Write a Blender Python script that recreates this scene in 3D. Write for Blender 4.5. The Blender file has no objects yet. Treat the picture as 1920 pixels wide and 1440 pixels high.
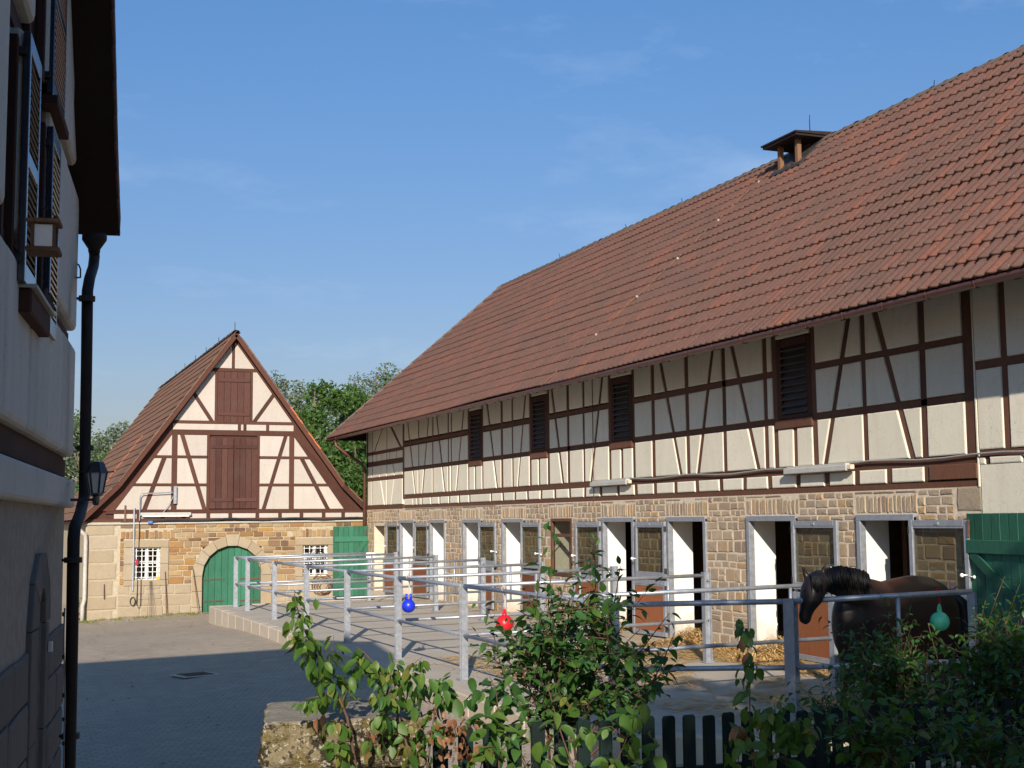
import bpy, bmesh, math, random
from mathutils import Vector, Matrix
from mathutils import noise as mnoise

R = random.Random(11)
SC = bpy.context.scene
COL = SC.collection
rad = math.radians

# ------------------------------------------------------------------ camera
H = 2.2                                   # eye height above the stable floor
FPX, YAW, PIT, ROL = 2535.6, .3753926, .1006492, -.0086862
CF = Vector((math.sin(YAW)*math.cos(PIT), math.cos(YAW)*math.cos(PIT), math.sin(PIT)))
_r = Vector((math.cos(YAW), -math.sin(YAW), 0)); _u = _r.cross(CF)
CR = _r*math.cos(ROL) + _u*math.sin(ROL); CU = CR.cross(CF)
cam = bpy.data.cameras.new('camera'); camo = bpy.data.objects.new('camera', cam); COL.objects.link(camo)
cam.sensor_width = 36; cam.lens = FPX/1920*36; cam.clip_start = .1; cam.clip_end = 3000
camo.matrix_world = Matrix(((CR.x, CU.x, -CF.x, 0), (CR.y, CU.y, -CF.y, 0), (CR.z, CU.z, -CF.z, H), (0, 0, 0, 1)))
SC.camera = camo
# ------------------------------------------------------------------ sky, sun, exposure
AZ, EL = 67.5, 23.2                       # direction the light travels in plan (from +X towards +Y), height of the sun
SUNV = Vector((math.cos(rad(AZ))*math.cos(rad(EL)), math.sin(rad(AZ))*math.cos(rad(EL)), -math.sin(rad(EL))))
w = bpy.data.worlds.new('World'); SC.world = w; w.use_nodes = True
nt = w.node_tree; nt.nodes.clear()
wo = nt.nodes.new('ShaderNodeOutputWorld'); bg = nt.nodes.new('ShaderNodeBackground')
sk = nt.nodes.new('ShaderNodeTexSky'); sk.sky_type = 'NISHITA'; sk.sun_disc = False
sk.sun_elevation = rad(EL); sk.sun_rotation = math.atan2(-SUNV.x, -SUNV.y)
sk.altitude = 200; sk.air_density = 1.0; sk.dust_density = 1.3; sk.ozone_density = 2.2
bg.inputs['Strength'].default_value = .125
tc = nt.nodes.new('ShaderNodeTexCoord'); sx = nt.nodes.new('ShaderNodeSeparateXYZ'); sr = nt.nodes.new('ShaderNodeValToRGB'); sm = nt.nodes.new('ShaderNodeMix'); sm.data_type = 'RGBA'; sm.blend_type = 'MULTIPLY'; sm.inputs[0].default_value = 1
sr.color_ramp.elements[0].position = 0; sr.color_ramp.elements[0].color = (.47, .385, .405, 1); sr.color_ramp.elements[1].position = .55; sr.color_ramp.elements[1].color = (.395, .70, .93, 1)
nt.links.new(tc.outputs['Generated'], sx.inputs[0]); nt.links.new(sx.outputs['Z'], sr.inputs[0]); nt.links.new(sk.outputs[0], sm.inputs[6]); nt.links.new(sr.outputs[0], sm.inputs[7])
cm = nt.nodes.new('ShaderNodeMapping'); cm.inputs['Scale'].default_value = (2.2, 5.5, 9); cm.inputs['Rotation'].default_value = (0, .2, .5); cn = nt.nodes.new('ShaderNodeTexNoise'); cn.inputs['Scale'].default_value = 1.6; cn.inputs['Detail'].default_value = 7; cn.inputs['Roughness'].default_value = .62
cr_ = nt.nodes.new('ShaderNodeValToRGB'); cr_.color_ramp.elements[0].position = .52; cr_.color_ramp.elements[0].color = (0, 0, 0, 1); cr_.color_ramp.elements[1].position = .78; cr_.color_ramp.elements[1].color = (.16, .16, .16, 1)
ca = nt.nodes.new('ShaderNodeMix'); ca.data_type = 'RGBA'; nt.links.new(tc.outputs['Generated'], cm.inputs[0]); nt.links.new(cm.outputs[0], cn.inputs['Vector']); nt.links.new(cn.outputs[0], cr_.inputs[0]); nt.links.new(cr_.outputs[0], ca.inputs[0])
nt.links.new(sm.outputs[2], ca.inputs[6]); ca.inputs[7].default_value = (5.2, 5.8, 6.6, 1)
nt.links.new(ca.outputs[2], bg.inputs['Color']); nt.links.new(bg.outputs[0], wo.inputs['Surface'])
sun = bpy.data.lights.new('sun', 'SUN'); suno = bpy.data.objects.new('sun', sun); COL.objects.link(suno)
sun.energy = 4.6; sun.angle = rad(.53); sun.color = (1, .9, .76)
suno.rotation_euler = SUNV.to_track_quat('-Z', 'Y').to_euler(); suno.location = (-10, -20, 30)
SC.view_settings.view_transform = 'Standard'; SC.view_settings.look = 'None'
SC.view_settings.gamma = 1; SC.view_settings.use_curve_mapping = False
SC.view_settings.exposure = .55

# ------------------------------------------------------------------ helpers
def ray(x, y):
    return CR*((x-960)/FPX) - CU*((y-720)/FPX) + CF
def atd(x, y, d):
    "point seen at photo pixel x, y at distance d along the view axis"
    return ray(x, y)*d + Vector((0, 0, H))
def onX(x, y, X):
    v = ray(x, y); return v*(X/v.x) + Vector((0, 0, H))
def onY(x, y, Y):
    v = ray(x, y); return v*(Y/v.y) + Vector((0, 0, H))

def sst(t):
    t = max(0, min(1, t)); return t*t*(3-2*t)
def gz(X, Y):
    "height of the yard"
    z = -.35 + .05*(min(X, 6)-6)*(1 if X > -2 else 1) if X > -2 else -.75
    z -= .27*sst((Y-30)/12)
    dep = X*CF.x + Y*CF.y
    z += .85*sst((9-dep)/7)
    return z
def pz(X):
    "height of the paddock platform"
    return -.095*(12-X)/5.95

def tag(o, label=None, cat=None, group=None, kind=None):
    if label: o['label'] = label
    if cat: o['category'] = cat
    if group: o['group'] = group
    if kind: o['kind'] = kind
    return o
def thing(name, loc, label, cat, group=None):
    o = bpy.data.objects.new(name, None); COL.objects.link(o); o.location = loc; o.empty_display_size = .3
    return tag(o, label, cat, group)
def adopt(o, parent):
    if parent is not None:
        o.parent = parent
        o.matrix_parent_inverse = Matrix.Translation(-Vector(parent.location)) if parent.type == 'EMPTY' else Matrix.Identity(4)
    return o
def inst(name, me, M, parent):
    o = bpy.data.objects.new(name, me); COL.objects.link(o); adopt(o, parent); o.matrix_basis = M
    return o

class MB:
    "collects faces; build() links them as ONE mesh object"
    def __init__(s): s.v = []; s.f = []; s.m = []
    def add(s, vs, fs, mi=0):
        b = len(s.v); s.v += [tuple(p) for p in vs]
        s.f += [tuple(b+i for i in f) for f in fs]; s.m += [mi]*len(fs)
        return s
    def box(s, a, b, mi=0):
        (x0, y0, z0), (x1, y1, z1) = a, b
        return s.add([(x0,y0,z0),(x1,y0,z0),(x1,y1,z0),(x0,y1,z0),(x0,y0,z1),(x1,y0,z1),(x1,y1,z1),(x0,y1,z1)],
                     [(0,3,2,1),(4,5,6,7),(0,1,5,4),(1,2,6,5),(2,3,7,6),(3,0,4,7)], mi)
    def bbox(s, c, hx, hy, hz, X=(1,0,0), Y=(0,1,0), Z=(0,0,1), bev=.0, mi=0):
        "oriented box, top and side edges chamfered"
        c = Vector(c); X = Vector(X); Y = Vector(Y); Z = Vector(Z)
        if bev <= 0:
            vs = [c+X*(hx*i)+Y*(hy*j)+Z*(hz*k) for k in (-1,1) for j in (-1,1) for i in (-1,1)]
            return s.add(vs, [(0,2,3,1),(4,5,7,6),(0,1,5,4),(1,3,7,5),(3,2,6,7),(2,0,4,6)], mi)
        vs = []; b = bev
        for ax in range(3):
            for k in (-1,1):
                for j in (-1,1):
                    for i in (-1,1):
                        d = [hx-b, hy-b, hz-b]; d[ax] += b
                        vs.append(c+X*(d[0]*i)+Y*(d[1]*j)+Z*(d[2]*k))
        def q(ax, i, j, k): return ax*8+(k+1)//2*4+(j+1)//2*2+(i+1)//2
        fs = []
        for sg in (-1,1):
            fs.append([q(0,sg,j,k) for j,k in ((-1,-1),(1,-1),(1,1),(-1,1))])
            fs.append([q(1,i,sg,k) for i,k in ((-1,-1),(1,-1),(1,1),(-1,1))])
            fs.append([q(2,i,j,sg) for i,j in ((-1,-1),(1,-1),(1,1),(-1,1))])
            for t in (-1,1):
                fs.append([q(0,sg,t,-1),q(0,sg,t,1),q(1,sg,t,1),q(1,sg,t,-1)])
                fs.append([q(0,sg,-1,t),q(0,sg,1,t),q(2,sg,1,t),q(2,sg,-1,t)])
                fs.append([q(1,-1,sg,t),q(1,1,sg,t),q(2,1,sg,t),q(2,-1,sg,t)])
                for u in (-1,1): fs.append([q(0,sg,t,u),q(1,sg,t,u),q(2,sg,t,u)])
        return s.add(vs, fs, mi)
    def tube(s, pts, r, n=8, mi=0, caps=True):
        pts = [Vector(p) for p in pts]; N = len(pts)
        rs = r if isinstance(r, (list, tuple)) else [r]*N
        rings = []; prev = None
        for i, p in enumerate(pts):
            t = (pts[min(i+1, N-1)]-pts[max(i-1, 0)]).normalized()
            if prev is None:
                a = t.cross(Vector((0,0,1)));
                if a.length < 1e-3: a = t.cross(Vector((0,1,0)))
            else: a = prev - t*prev.dot(t)
            a.normalize(); prev = a; b = t.cross(a)
            rings.append([p+(a*math.cos(2*math.pi*k/n)+b*math.sin(2*math.pi*k/n))*rs[i] for k in range(n)])
        vs = [q for rg in rings for q in rg]
        fs = [(i*n+k, i*n+(k+1)%n, (i+1)*n+(k+1)%n, (i+1)*n+k) for i in range(N-1) for k in range(n)]
        if caps: fs += [tuple(range(n))[::-1], tuple((N-1)*n+k for k in range(n))]
        return s.add(vs, fs, mi)
    def lathe(s, c, prof, n=16, axis=(0,0,1), mi=0):
        c = Vector(c); Z = Vector(axis).normalized(); X = Z.orthogonal().normalized(); Y = Z.cross(X)
        vs = [c+Z*h+(X*math.cos(2*math.pi*k/n)+Y*math.sin(2*math.pi*k/n))*r for r, h in prof for k in range(n)]
        fs = [(i*n+k, i*n+(k+1)%n, (i+1)*n+(k+1)%n, (i+1)*n+k) for i in range(len(prof)-1) for k in range(n)]
        fs += [tuple(range(n))[::-1], tuple((len(prof)-1)*n+k for k in range(n))]
        return s.add(vs, fs, mi)
    def build(s, name, mats, parent=None, smooth=False, fix=False, **kw):
        me = bpy.data.meshes.new(name); me.from_pydata(s.v, [], s.f)
        mats = mats if isinstance(mats, (list, tuple)) else [mats]
        for m in mats: me.materials.append(m)
        if len(mats) > 1: me.polygons.foreach_set('material_index', s.m)
        if fix:
            bm = bmesh.new(); bm.from_mesh(me); bmesh.ops.recalc_face_normals(bm, faces=bm.faces); bm.to_mesh(me); bm.free()
        if smooth: me.polygons.foreach_set('use_smooth', [True]*len(me.polygons))
        me.update()
        o = bpy.data.objects.new(name, me); COL.objects.link(o); adopt(o, parent)
        tag(o, kw.get('label'), kw.get('cat'), kw.get('group'), kw.get('kind'))
        return o

# ---- flat polygon tools (a, b) with a mapping (a, b, depth) -> point
def clip_half(P, n, c):
    out = []
    for i in range(len(P)):
        a, b = P[i], P[(i+1) % len(P)]
        da, db = a[0]*n[0]+a[1]*n[1]-c, b[0]*n[0]+b[1]*n[1]-c
        if da >= 0: out.append(a)
        if (da >= 0) != (db >= 0):
            t = da/(da-db); out.append((a[0]+(b[0]-a[0])*t, a[1]+(b[1]-a[1])*t))
    return out
def area(P): return .5*sum(P[i][0]*P[(i+1)%len(P)][1]-P[(i+1)%len(P)][0]*P[i][1] for i in range(len(P)))
def inset(P, d):
    if area(P) < 0: P = P[::-1]
    Q = P
    for i in range(len(P)):
        a, b = P[i], P[(i+1) % len(P)]
        ex, ey = b[0]-a[0], b[1]-a[1]; L = math.hypot(ex, ey)
        if L < 1e-6: continue
        n = (-ey/L, ex/L)
        Q = clip_half(Q, n, a[0]*n[0]+a[1]*n[1]+d)
        if len(Q) < 3: return []
    return Q
def split_cells(cells, strips):
    "cut convex cells by timbers: (p, q, width)"
    for (p, q, wd) in strips:
        ex, ey = q[0]-p[0], q[1]-p[1]; L = math.hypot(ex, ey); t = (ex/L, ey/L); n = (-t[1], t[0])
        c0 = p[0]*n[0]+p[1]*n[1]; out = []
        for P in cells:
            S = clip_half(clip_half(P, n, c0-wd/2), (-n[0], -n[1]), -c0-wd/2)
            S = clip_half(S, t, p[0]*t[0]+p[1]*t[1]) if len(S) > 2 else S
            S = clip_half(S, (-t[0], -t[1]), -(q[0]*t[0]+q[1]*t[1])) if len(S) > 2 else S
            if len(S) < 3 or abs(area(S)) < .004: out.append(P); continue
            for Q in (clip_half(P, n, c0+wd/2), clip_half(P, (-n[0], -n[1]), -c0+wd/2)):
                if len(Q) > 2 and abs(area(Q)) > .006: out.append(Q)
        cells = out
    return cells
def prism(mb, P, d0, d1, mp, bev=.0, round_=True, mi=0):
    "extrude polygon P from depth d0 to d1 (towards the viewer), its front edge rounded by bev"
    if area(P) < 0: P = P[::-1]
    rings = [(P, d0)]
    if bev > 0:
        Q = inset(P, bev)
        if len(Q) == len(P):
            Q2 = inset(P, bev*.35)
            if round_ and len(Q2) == len(P): rings += [(P, d1-bev*.8), (Q2, d1-bev*.25), (Q, d1)]
            else: rings += [(P, d1-bev), (Q, d1)]
        else: rings += [(P, d1)]
    else: rings += [(P, d1)]
    n = len(P); vs = [mp(a, b, d) for ring, d in rings for a, b in ring]
    fs = [(i*n+k, i*n+(k+1)%n, (i+1)*n+(k+1)%n, (i+1)*n+k) for i in range(len(rings)-1) for k in range(n)]
    fs.append(tuple((len(rings)-1)*n+k for k in range(n)))
    mb.add(vs, fs, mi)
def strip_poly(p, q, wd):
    ex, ey = q[0]-p[0], q[1]-p[1]; L = math.hypot(ex, ey); nx, ny = -ey/L*wd/2, ex/L*wd/2
    return [(p[0]+nx, p[1]+ny), (p[0]-nx, p[1]-ny), (q[0]-nx, q[1]-ny), (q[0]+nx, q[1]+ny)]

# ------------------------------------------------------------------ materials
class NT:
    def __init__(s, name):
        s.m = bpy.data.materials.new(name); s.m.use_nodes = True; s.t = s.m.node_tree; s.t.nodes.clear()
        s.out = s.n('ShaderNodeOutputMaterial'); s.b = s.n('ShaderNodeBsdfPrincipled'); s.l(s.b.outputs[0], s.out.inputs[0])
        s.pos = s.n('ShaderNodeNewGeometry').outputs['Position']
    def n(s, t, **k):
        x = s.t.nodes.new(t)
        for a, v in k.items(): setattr(x, a, v)
        return x
    def l(s, a, b): s.t.links.new(a, b)
    def set(s, sock, v):
        if hasattr(v, 'links') or hasattr(v, 'is_linked'): s.l(v, sock)
        else: sock.default_value = v
    def noise(s, scale, det=4, rough=.6, stretch=None, vec=None):
        v = vec or s.pos
        if stretch:
            mp = s.n('ShaderNodeMapping'); mp.inputs['Scale'].default_value = stretch; s.l(v, mp.inputs[0]); v = mp.outputs[0]
        x = s.n('ShaderNodeTexNoise'); x.inputs['Scale'].default_value = scale; x.inputs['Detail'].default_value = det
        x.inputs['Roughness'].default_value = rough; s.l(v, x.inputs['Vector']); return x.outputs['Fac']
    def ramp(s, f, stops, interp='LINEAR'):
        x = s.n('ShaderNodeValToRGB'); cr = x.color_ramp; cr.interpolation = interp
        while len(cr.elements) < len(stops): cr.elements.new(.5)
        for e, (p, c) in zip(cr.elements, stops):
            e.position = p; e.color = (*c, 1) if isinstance(c, (tuple, list)) else (c, c, c, 1)
        s.l(f, x.inputs[0]); return x.outputs[0]
    def mix(s, f, a, b, mode='MIX'):
        x = s.n('ShaderNodeMix', data_type='RGBA', blend_type=mode)
        s.set(x.inputs[0], f); s.set(x.inputs[6], (*a, 1) if isinstance(a, tuple) else a); s.set(x.inputs[7], (*b, 1) if isinstance(b, tuple) else b)
        return x.outputs[2]
    def math(s, op, a, b=0.):
        x = s.n('ShaderNodeMath', operation=op); s.set(x.inputs[0], a); s.set(x.inputs[1], b); return x.outputs[0]
    def rnd(s):
        "a value of its own for each piece, joined or separate"
        o = s.n('ShaderNodeObjectInfo').outputs['Random']; g = s.n('ShaderNodeNewGeometry').outputs['Random Per Island']
        return s.math('FRACT', s.math('ADD', o, g))
    def done(s, col, rough=.8, bump=None, bs=.3, bd=.01, spec=.3, metal=0.):
        s.set(s.b.inputs['Base Color'], (*col, 1) if isinstance(col, tuple) else col)
        s.set(s.b.inputs['Roughness'], rough); s.b.inputs['Specular IOR Level'].default_value = spec; s.b.inputs['Metallic'].default_value = metal
        if bump is not None:
            x = s.n('ShaderNodeBump'); x.inputs['Strength'].default_value = bs; x.inputs['Distance'].default_value = bd
            s.l(bump, x.inputs['Height']); s.l(x.outputs[0], s.b.inputs['Normal'])
        return s.m

def m_simple(name, c, var=.15, scale=6, rough=.7, bs=.2, bd=.004, spec=.3, metal=0., stretch=None):
    t = NT(name); f = t.noise(scale, 5, .65, stretch); lo = tuple(x*(1-var) for x in c); hi = tuple(min(1, x*(1+var)) for x in c)
    return t.done(t.ramp(f, [(.3, lo), (.7, hi)]), rough, f, bs, bd, spec, metal)
def m_plaster(name, c, dirt=(.5, .45, .36)):
    t = NT(name); big = t.noise(1.3, 4, .6); fine = t.noise(45, 5, .7); mid = t.noise(7, 5, .65); st = t.noise(5, 5, .65, (1, 1, .12)); r = t.rnd()
    k = t.mix(r, tuple(x*.93 for x in c), tuple(min(1, x*1.05) for x in c))
    k = t.mix(t.ramp(big, [(.35, 0.), (.75, .4)]), k, tuple(x*.82 for x in c))
    k = t.mix(t.ramp(st, [(.5, 0.), (.78, .38)]), k, (c[0]*.68, c[1]*.66, c[2]*.62))
    k = t.mix(t.ramp(mid, [(.5, 0.), (.8, .3)]), k, tuple(c[i]*.75+dirt[i]*.12 for i in range(3)))
    k = t.mix(t.ramp(fine, [(.55, 0.), (.75, .28)]), k, tuple(x*.6 for x in c))
    cr = t.noise(3.2, 3, .5); cr = t.math('ABSOLUTE', t.math('SUBTRACT', cr, .5))
    k = t.mix(t.ramp(cr, [(.0, .4), (.006, 0.)]), k, tuple(x*.5 for x in c))
    return t.done(k, .92, t.mix(.4, fine, mid), .6, .012, .12)
def m_timber(name, c, pale=.25):
    t = NT(name); r = t.rnd(); g = t.noise(9, 6, .7, (6, 6, .7)); g2 = t.noise(14, 6, .75, (.8, .8, 7)); f = t.noise(35, 4, .7); big = t.noise(2.2, 4, .6)
    k = t.mix(r, tuple(x*.7 for x in c), tuple(x*1.25 for x in c))
    k = t.mix(t.ramp(big, [(.4, 0.), (.7, .4)]), k, (c[0]*.8+.02, c[1]*1.1+.012, c[2]*1.15+.01))
    k = t.mix(t.ramp(g, [(.48, 0.), (.68, .5)]), k, tuple(x*.42 for x in c)); k = t.mix(t.ramp(g2, [(.55, 0.), (.75, .3)]), k, tuple(x*.5 for x in c))
    k = t.mix(t.ramp(f, [(.64, 0.), (.78, pale)]), k, (.32, .24, .2))
    return t.done(k, .8, g, .5, .008, .2)
def m_stone(name, cols, joint=False, rough_bump=.7):
    t = NT(name); r = t.rnd(); n1 = t.noise(5, 6, .7); n2 = t.noise(22, 6, .75); n3 = t.noise(70, 3, .6)
    stops = [(i/(len(cols)-1) if len(cols) > 1 else 0, c) for i, c in enumerate(cols)]
    k = t.ramp(r, stops)
    k = t.mix(t.ramp(n1, [(.4, 0.), (.75, .5)]), k, tuple(x*.72 for x in cols[0]))
    k = t.mix(t.ramp(n2, [(.52, 0.), (.75, .45)]), k, tuple(x*.55 for x in cols[-1]))
    k = t.mix(t.ramp(n2, [(.25, .3), (.42, 0.)]), k, tuple(min(1, x*1.35) for x in cols[0]))
    return t.done(k, .92, t.mix(.35, n2, n3), rough_bump, .018, .12)
def m_tile(name, cols, moss=(.075, .065, .055)):
    t = NT(name); r = t.rnd(); n1 = t.noise(1.1, 5, .65); n2 = t.noise(14, 6, .75); n3 = t.noise(38, 4, .7)
    k = t.ramp(r, [(i/(len(cols)-1), c) for i, c in enumerate(cols)])
    k = t.mix(t.ramp(n1, [(.38, 0.), (.7, .6)]), k, moss)
    k = t.mix(t.ramp(n2, [(.45, 0.), (.7, .6)]), k, tuple(x*.62 for x in cols[0]))
    k = t.mix(t.ramp(n3, [(.61, 0.), (.70, .6)]), k, (.27, .26, .235))
    return t.done(k, t.ramp(n2, [(.3, .6), (.7, .85)]), n2, .35, .008, .3)
def m_leaf(name, c1, c2, c3, trans=.35):
    t = NT(name); r = t.rnd(); n = t.noise(30, 3, .6)
    k = t.ramp(r, [(0, c1), (.55, c2), (1, c3)])
    k = t.mix(t.ramp(n, [(.4, 0.), (.8, .4)]), k, tuple(x*.6 for x in c1))
    t.set(t.b.inputs['Base Color'], k); t.b.inputs['Roughness'].default_value = .45; t.b.inputs['Specular IOR Level'].default_value = .35
    tr = t.n('ShaderNodeBsdfTranslucent'); kk = t.mix(1., k, (1.6, 1.5, .7), 'MULTIPLY'); t.l(kk, tr.inputs[0])
    mx = t.n('ShaderNodeMixShader'); mx.inputs[0].default_value = trans
    t.l(t.b.outputs[0], mx.inputs[1]); t.l(tr.outputs[0], mx.inputs[2]); t.l(mx.outputs[0], t.out.inputs[0])
    return t.m

MT = {}
MT['plaster'] = m_plaster('cream_plaster', (.69, .64, .53))
MT['plaster_white'] = m_plaster('white_plaster', (.47, .42, .375))
MT['plaster_house'] = m_plaster('pale_house_plaster', (.66, .62, .54))
MT['timber'] = m_timber('oxblood_timber', (.125, .054, .034))
MT['timber_g'] = m_timber('gable_timber', (.082, .033, .023))
MT['timber_dark'] = m_timber('dark_brown_timber', (.075, .03, .022), .1)
MT['hatch'] = m_timber('weathered_brown_board', (.085, .036, .029), .6)
MT['soffit'] = m_timber('dark_soffit_board', (.035, .018, .014), .0)
MT['stone'] = m_stone('tan_sandstone', [(.40, .305, .21), (.335, .265, .195), (.45, .355, .25), (.30, .24, .18), (.46, .30, .15), (.38, .30, .22), (.34, .25, .185), (.27, .20, .15)])
MT['stone_o'] = m_stone('ochre_sandstone', [(.33, .22, .11), (.27, .13, .045), (.37, .27, .15), (.13, .062, .035), (.40, .30, .18), (.085, .045, .038), (.33, .185, .06), (.38, .30, .19), (.21, .11, .055)])
MT['ashlar'] = m_stone('pale_ochre_ashlar', [(.345, .28, .195), (.305, .24, .16), (.37, .31, .235), (.33, .255, .165), (.36, .30, .22)], rough_bump=.35)
MT['mortar'] = m_simple('pale_mortar', (.56, .475, .37), .2, 12, .95, .5, .01, .1)
MT['mortar_o'] = m_simple('buttery_mortar', (.40, .34, .25), .2, 12, .95, .5, .01, .1)
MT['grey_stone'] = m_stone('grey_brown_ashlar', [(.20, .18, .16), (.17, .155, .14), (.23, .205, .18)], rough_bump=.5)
MT['tile'] = m_tile('weathered_clay_tile', [(.128, .060, .044), (.112, .056, .044), (.14, .064, .046), (.118, .060, .049), (.175, .066, .042)], (.078, .055, .045))
MT['tile_dark'] = m_tile('brown_clay_tile', [(.17, .085, .055), (.14, .072, .05), (.19, .10, .062)], (.11, .08, .05))
MT['tile_new'] = m_simple('new_orange_tile', (.50, .14, .055), .2, 20, .7)
MT['ridge'] = m_tile('grey_ridge_tile', [(.17, .12, .09), (.15, .11, .085), (.2, .14, .1)], (.14, .12, .09))
def m_galv():
    t = NT('galvanised_steel'); a = t.noise(14, 5, .7); b = t.noise(60, 3, .6)
    k = t.ramp(a, [(.25, (.27, .29, .33)), (.55, (.36, .38, .42)), (.8, (.45, .46, .48))])
    k = t.mix(t.ramp(b, [(.6, 0.), (.75, .3)]), k, (.3, .31, .33))
    return t.done(k, t.ramp(a, [(.3, .38), (.7, .55)]), b, .1, .002, .5, .55)
MT['galv'] = m_galv()
def m_white():
    t = NT('scuffed_whitewash'); a = t.noise(6, 6, .7, (1, 1, .5)); b = t.noise(25, 4, .7); sx = t.n('ShaderNodeSeparateXYZ'); t.l(t.pos, sx.inputs[0])
    k = t.ramp(a, [(.3, (.74, .72, .68)), (.7, (.66, .64, .60))]); z = t.math('ADD', sx.outputs['Z'], t.math('MULTIPLY', a, -.9))
    k = t.mix(t.ramp(t.math('ADD', z, .5), [(.1, .75), (.62, 0.)]), k, (.36, .29, .21)); k = t.mix(t.ramp(b, [(.63, 0.), (.72, .5)]), k, (.42, .37, .30))
    return t.done(k, .88, b, .3, .006, .15)
MT['white_wall'] = m_white()
MT['cream_wall'] = m_simple('cream_reveal', (.62, .52, .40), .12, 5, .85, .2)
MT['door_orange'] = m_timber('orange_brown_door_board', (.235, .078, .032), .05)
MT['green'] = m_timber('green_painted_board', (.036, .145, .088), .35)
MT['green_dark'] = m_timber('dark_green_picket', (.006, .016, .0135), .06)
MT['iron'] = m_simple('dark_iron', (.035, .032, .03), .3, 20, .6)
MT['rust'] = m_simple('rusty_iron', (.11, .055, .035), .4, 20, .8)
MT['brown_metal'] = m_simple('brown_painted_metal', (.085, .032, .024), .15, 6, .4, .05, .002, .5)
MT['black_metal'] = m_simple('black_brown_metal', (.022, .013, .011), .25, 6, .6, .05, .002, .3)
MT['blue_shutter'] = m_simple('glossy_blue_black_paint', (.025, .032, .05), .15, 5, .2, .05, .002, .9)
MT['slat'] = m_simple('dark_brown_slat', (.075, .058, .052), .2, 9, .55)
MT['louvre'] = m_simple('black_louvre', (.075, .07, .075), .2, 9, .6)
MT['dark'] = m_simple('dark_interior', (.05, .035, .025), .3, 2, .95)
MT['stall_wood'] = m_timber('dark_stall_board', (.17, .10, .06), .0)
MT['white_metal'] = m_simple('white_enamel', (.8, .8, .78), .05, 9, .4)
MT['grey_plastic'] = m_simple('grey_plastic', (.42, .41, .38), .1, 9, .5)
MT['cable'] = m_simple('grey_cable', (.28, .27, .26), .1, 9, .6)
MT['black_hose'] = m_simple('black_hose', (.02, .02, .022), .2, 9, .5)
MT['wood'] = m_timber('raw_brown_wood', (.20, .105, .06), .1)
def m_glass():
    t = NT('door_glass'); t.b.inputs['Base Color'].default_value = (.9, .92, .9, 1); t.b.inputs['Roughness'].default_value = .03
    g = t.n('ShaderNodeBsdfGlossy'); g.inputs['Roughness'].default_value = .03; tr = t.n('ShaderNodeBsdfTransparent'); tr.inputs[0].default_value = (.72, .72, .68, 1)
    fr = t.n('ShaderNodeFresnel'); fr.inputs[0].default_value = 1.3; mx = t.n('ShaderNodeMixShader')
    t.l(t.math('MULTIPLY', fr.outputs[0], .05), mx.inputs[0]); t.l(tr.outputs[0], mx.inputs[1]); t.l(g.outputs[0], mx.inputs[2]); t.l(mx.outputs[0], t.out.inputs[0]); return t.m
MT['glass'] = m_glass()
def m_paint(name, c, rough=.35): return m_simple(name, c, .06, 12, rough, .05, .002, .5)
MT['blue_ball'] = m_paint('blue_rubber', (.012, .03, .55)); MT['red_ball'] = m_paint('red_rubber', (.58, .012, .02)); MT['green_ball'] = m_paint('mint_rubber', (.11, .62, .33))
MT['rope'] = m_simple('pale_rope', (.5, .42, .36), .2, 60, .9); MT['rope_red'] = m_simple('red_rope', (.4, .02, .03), .2, 60, .9)
MT['bark'] = m_simple('grey_brown_bark', (.13, .095, .07), .35, 12, .9, .6, .01)
MT['twig'] = m_simple('red_brown_twig', (.10, .055, .038), .25, 30, .7)
def m_yard():
    t = NT('block_paved_yard'); br = t.n('ShaderNodeTexBrick'); mp = t.n('ShaderNodeMapping'); mp.inputs['Rotation'].default_value = (0, 0, .35)
    t.l(t.pos, mp.inputs[0]); t.l(mp.outputs[0], br.inputs['Vector'])
    br.inputs['Scale'].default_value = 1; br.inputs['Brick Width'].default_value = .2; br.inputs['Row Height'].default_value = .1; br.inputs['Mortar Size'].default_value = .011
    br.inputs['Color1'].default_value = (.43, .345, .255, 1); br.inputs['Color2'].default_value = (.31, .25, .19, 1); br.inputs['Mortar'].default_value = (.17, .14, .105, 1)
    a = t.noise(.5, 6, .65); b = t.noise(3.5, 6, .7); c = t.noise(30, 4, .7); tr = t.noise(1.1, 5, .6, (2.6, .22, 1)); pt = t.noise(.28, 5, .7)
    k = t.mix(t.ramp(a, [(.35, 0.), (.7, .6)]), br.outputs[0], (.42, .345, .26))
    k = t.mix(t.ramp(b, [(.45, 0.), (.75, .55)]), k, (.29, .235, .18)); k = t.mix(t.ramp(c, [(.6, 0.), (.78, .5)]), k, (.17, .14, .11))
    k = t.mix(t.ramp(tr, [(.55, 0.), (.68, .4)]), k, (.27, .225, .185)); k = t.mix(t.ramp(pt, [(.54, 0.), (.6, .35)]), k, (.26, .215, .17)); k = t.mix(t.ramp(pt, [(.3, .5), (.38, 0.)]), k, (.50, .43, .36))
    return t.done(k, t.ramp(pt, [(.3, .95), (.62, .75)]), t.mix(.5, br.outputs[1], c), .5, .01, .25)
MT['yard'] = m_yard()
def m_concrete():
    t = NT('swept_concrete'); a = t.noise(.8, 6, .7); b = t.noise(5, 6, .7, (.35, 2, 1)); c = t.noise(40, 4, .7)
    k = t.ramp(a, [(.3, (.37, .325, .27)), (.7, (.45, .40, .335))])
    k = t.mix(t.ramp(b, [(.52, 0.), (.7, .65)]), k, (.33, .24, .15)); k = t.mix(t.ramp(c, [(.6, 0.), (.8, .4)]), k, (.26, .2, .14))
    return t.done(k, .9, t.mix(.5, b, c), .25, .006, .2)
MT['concrete'] = m_concrete()
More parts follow.
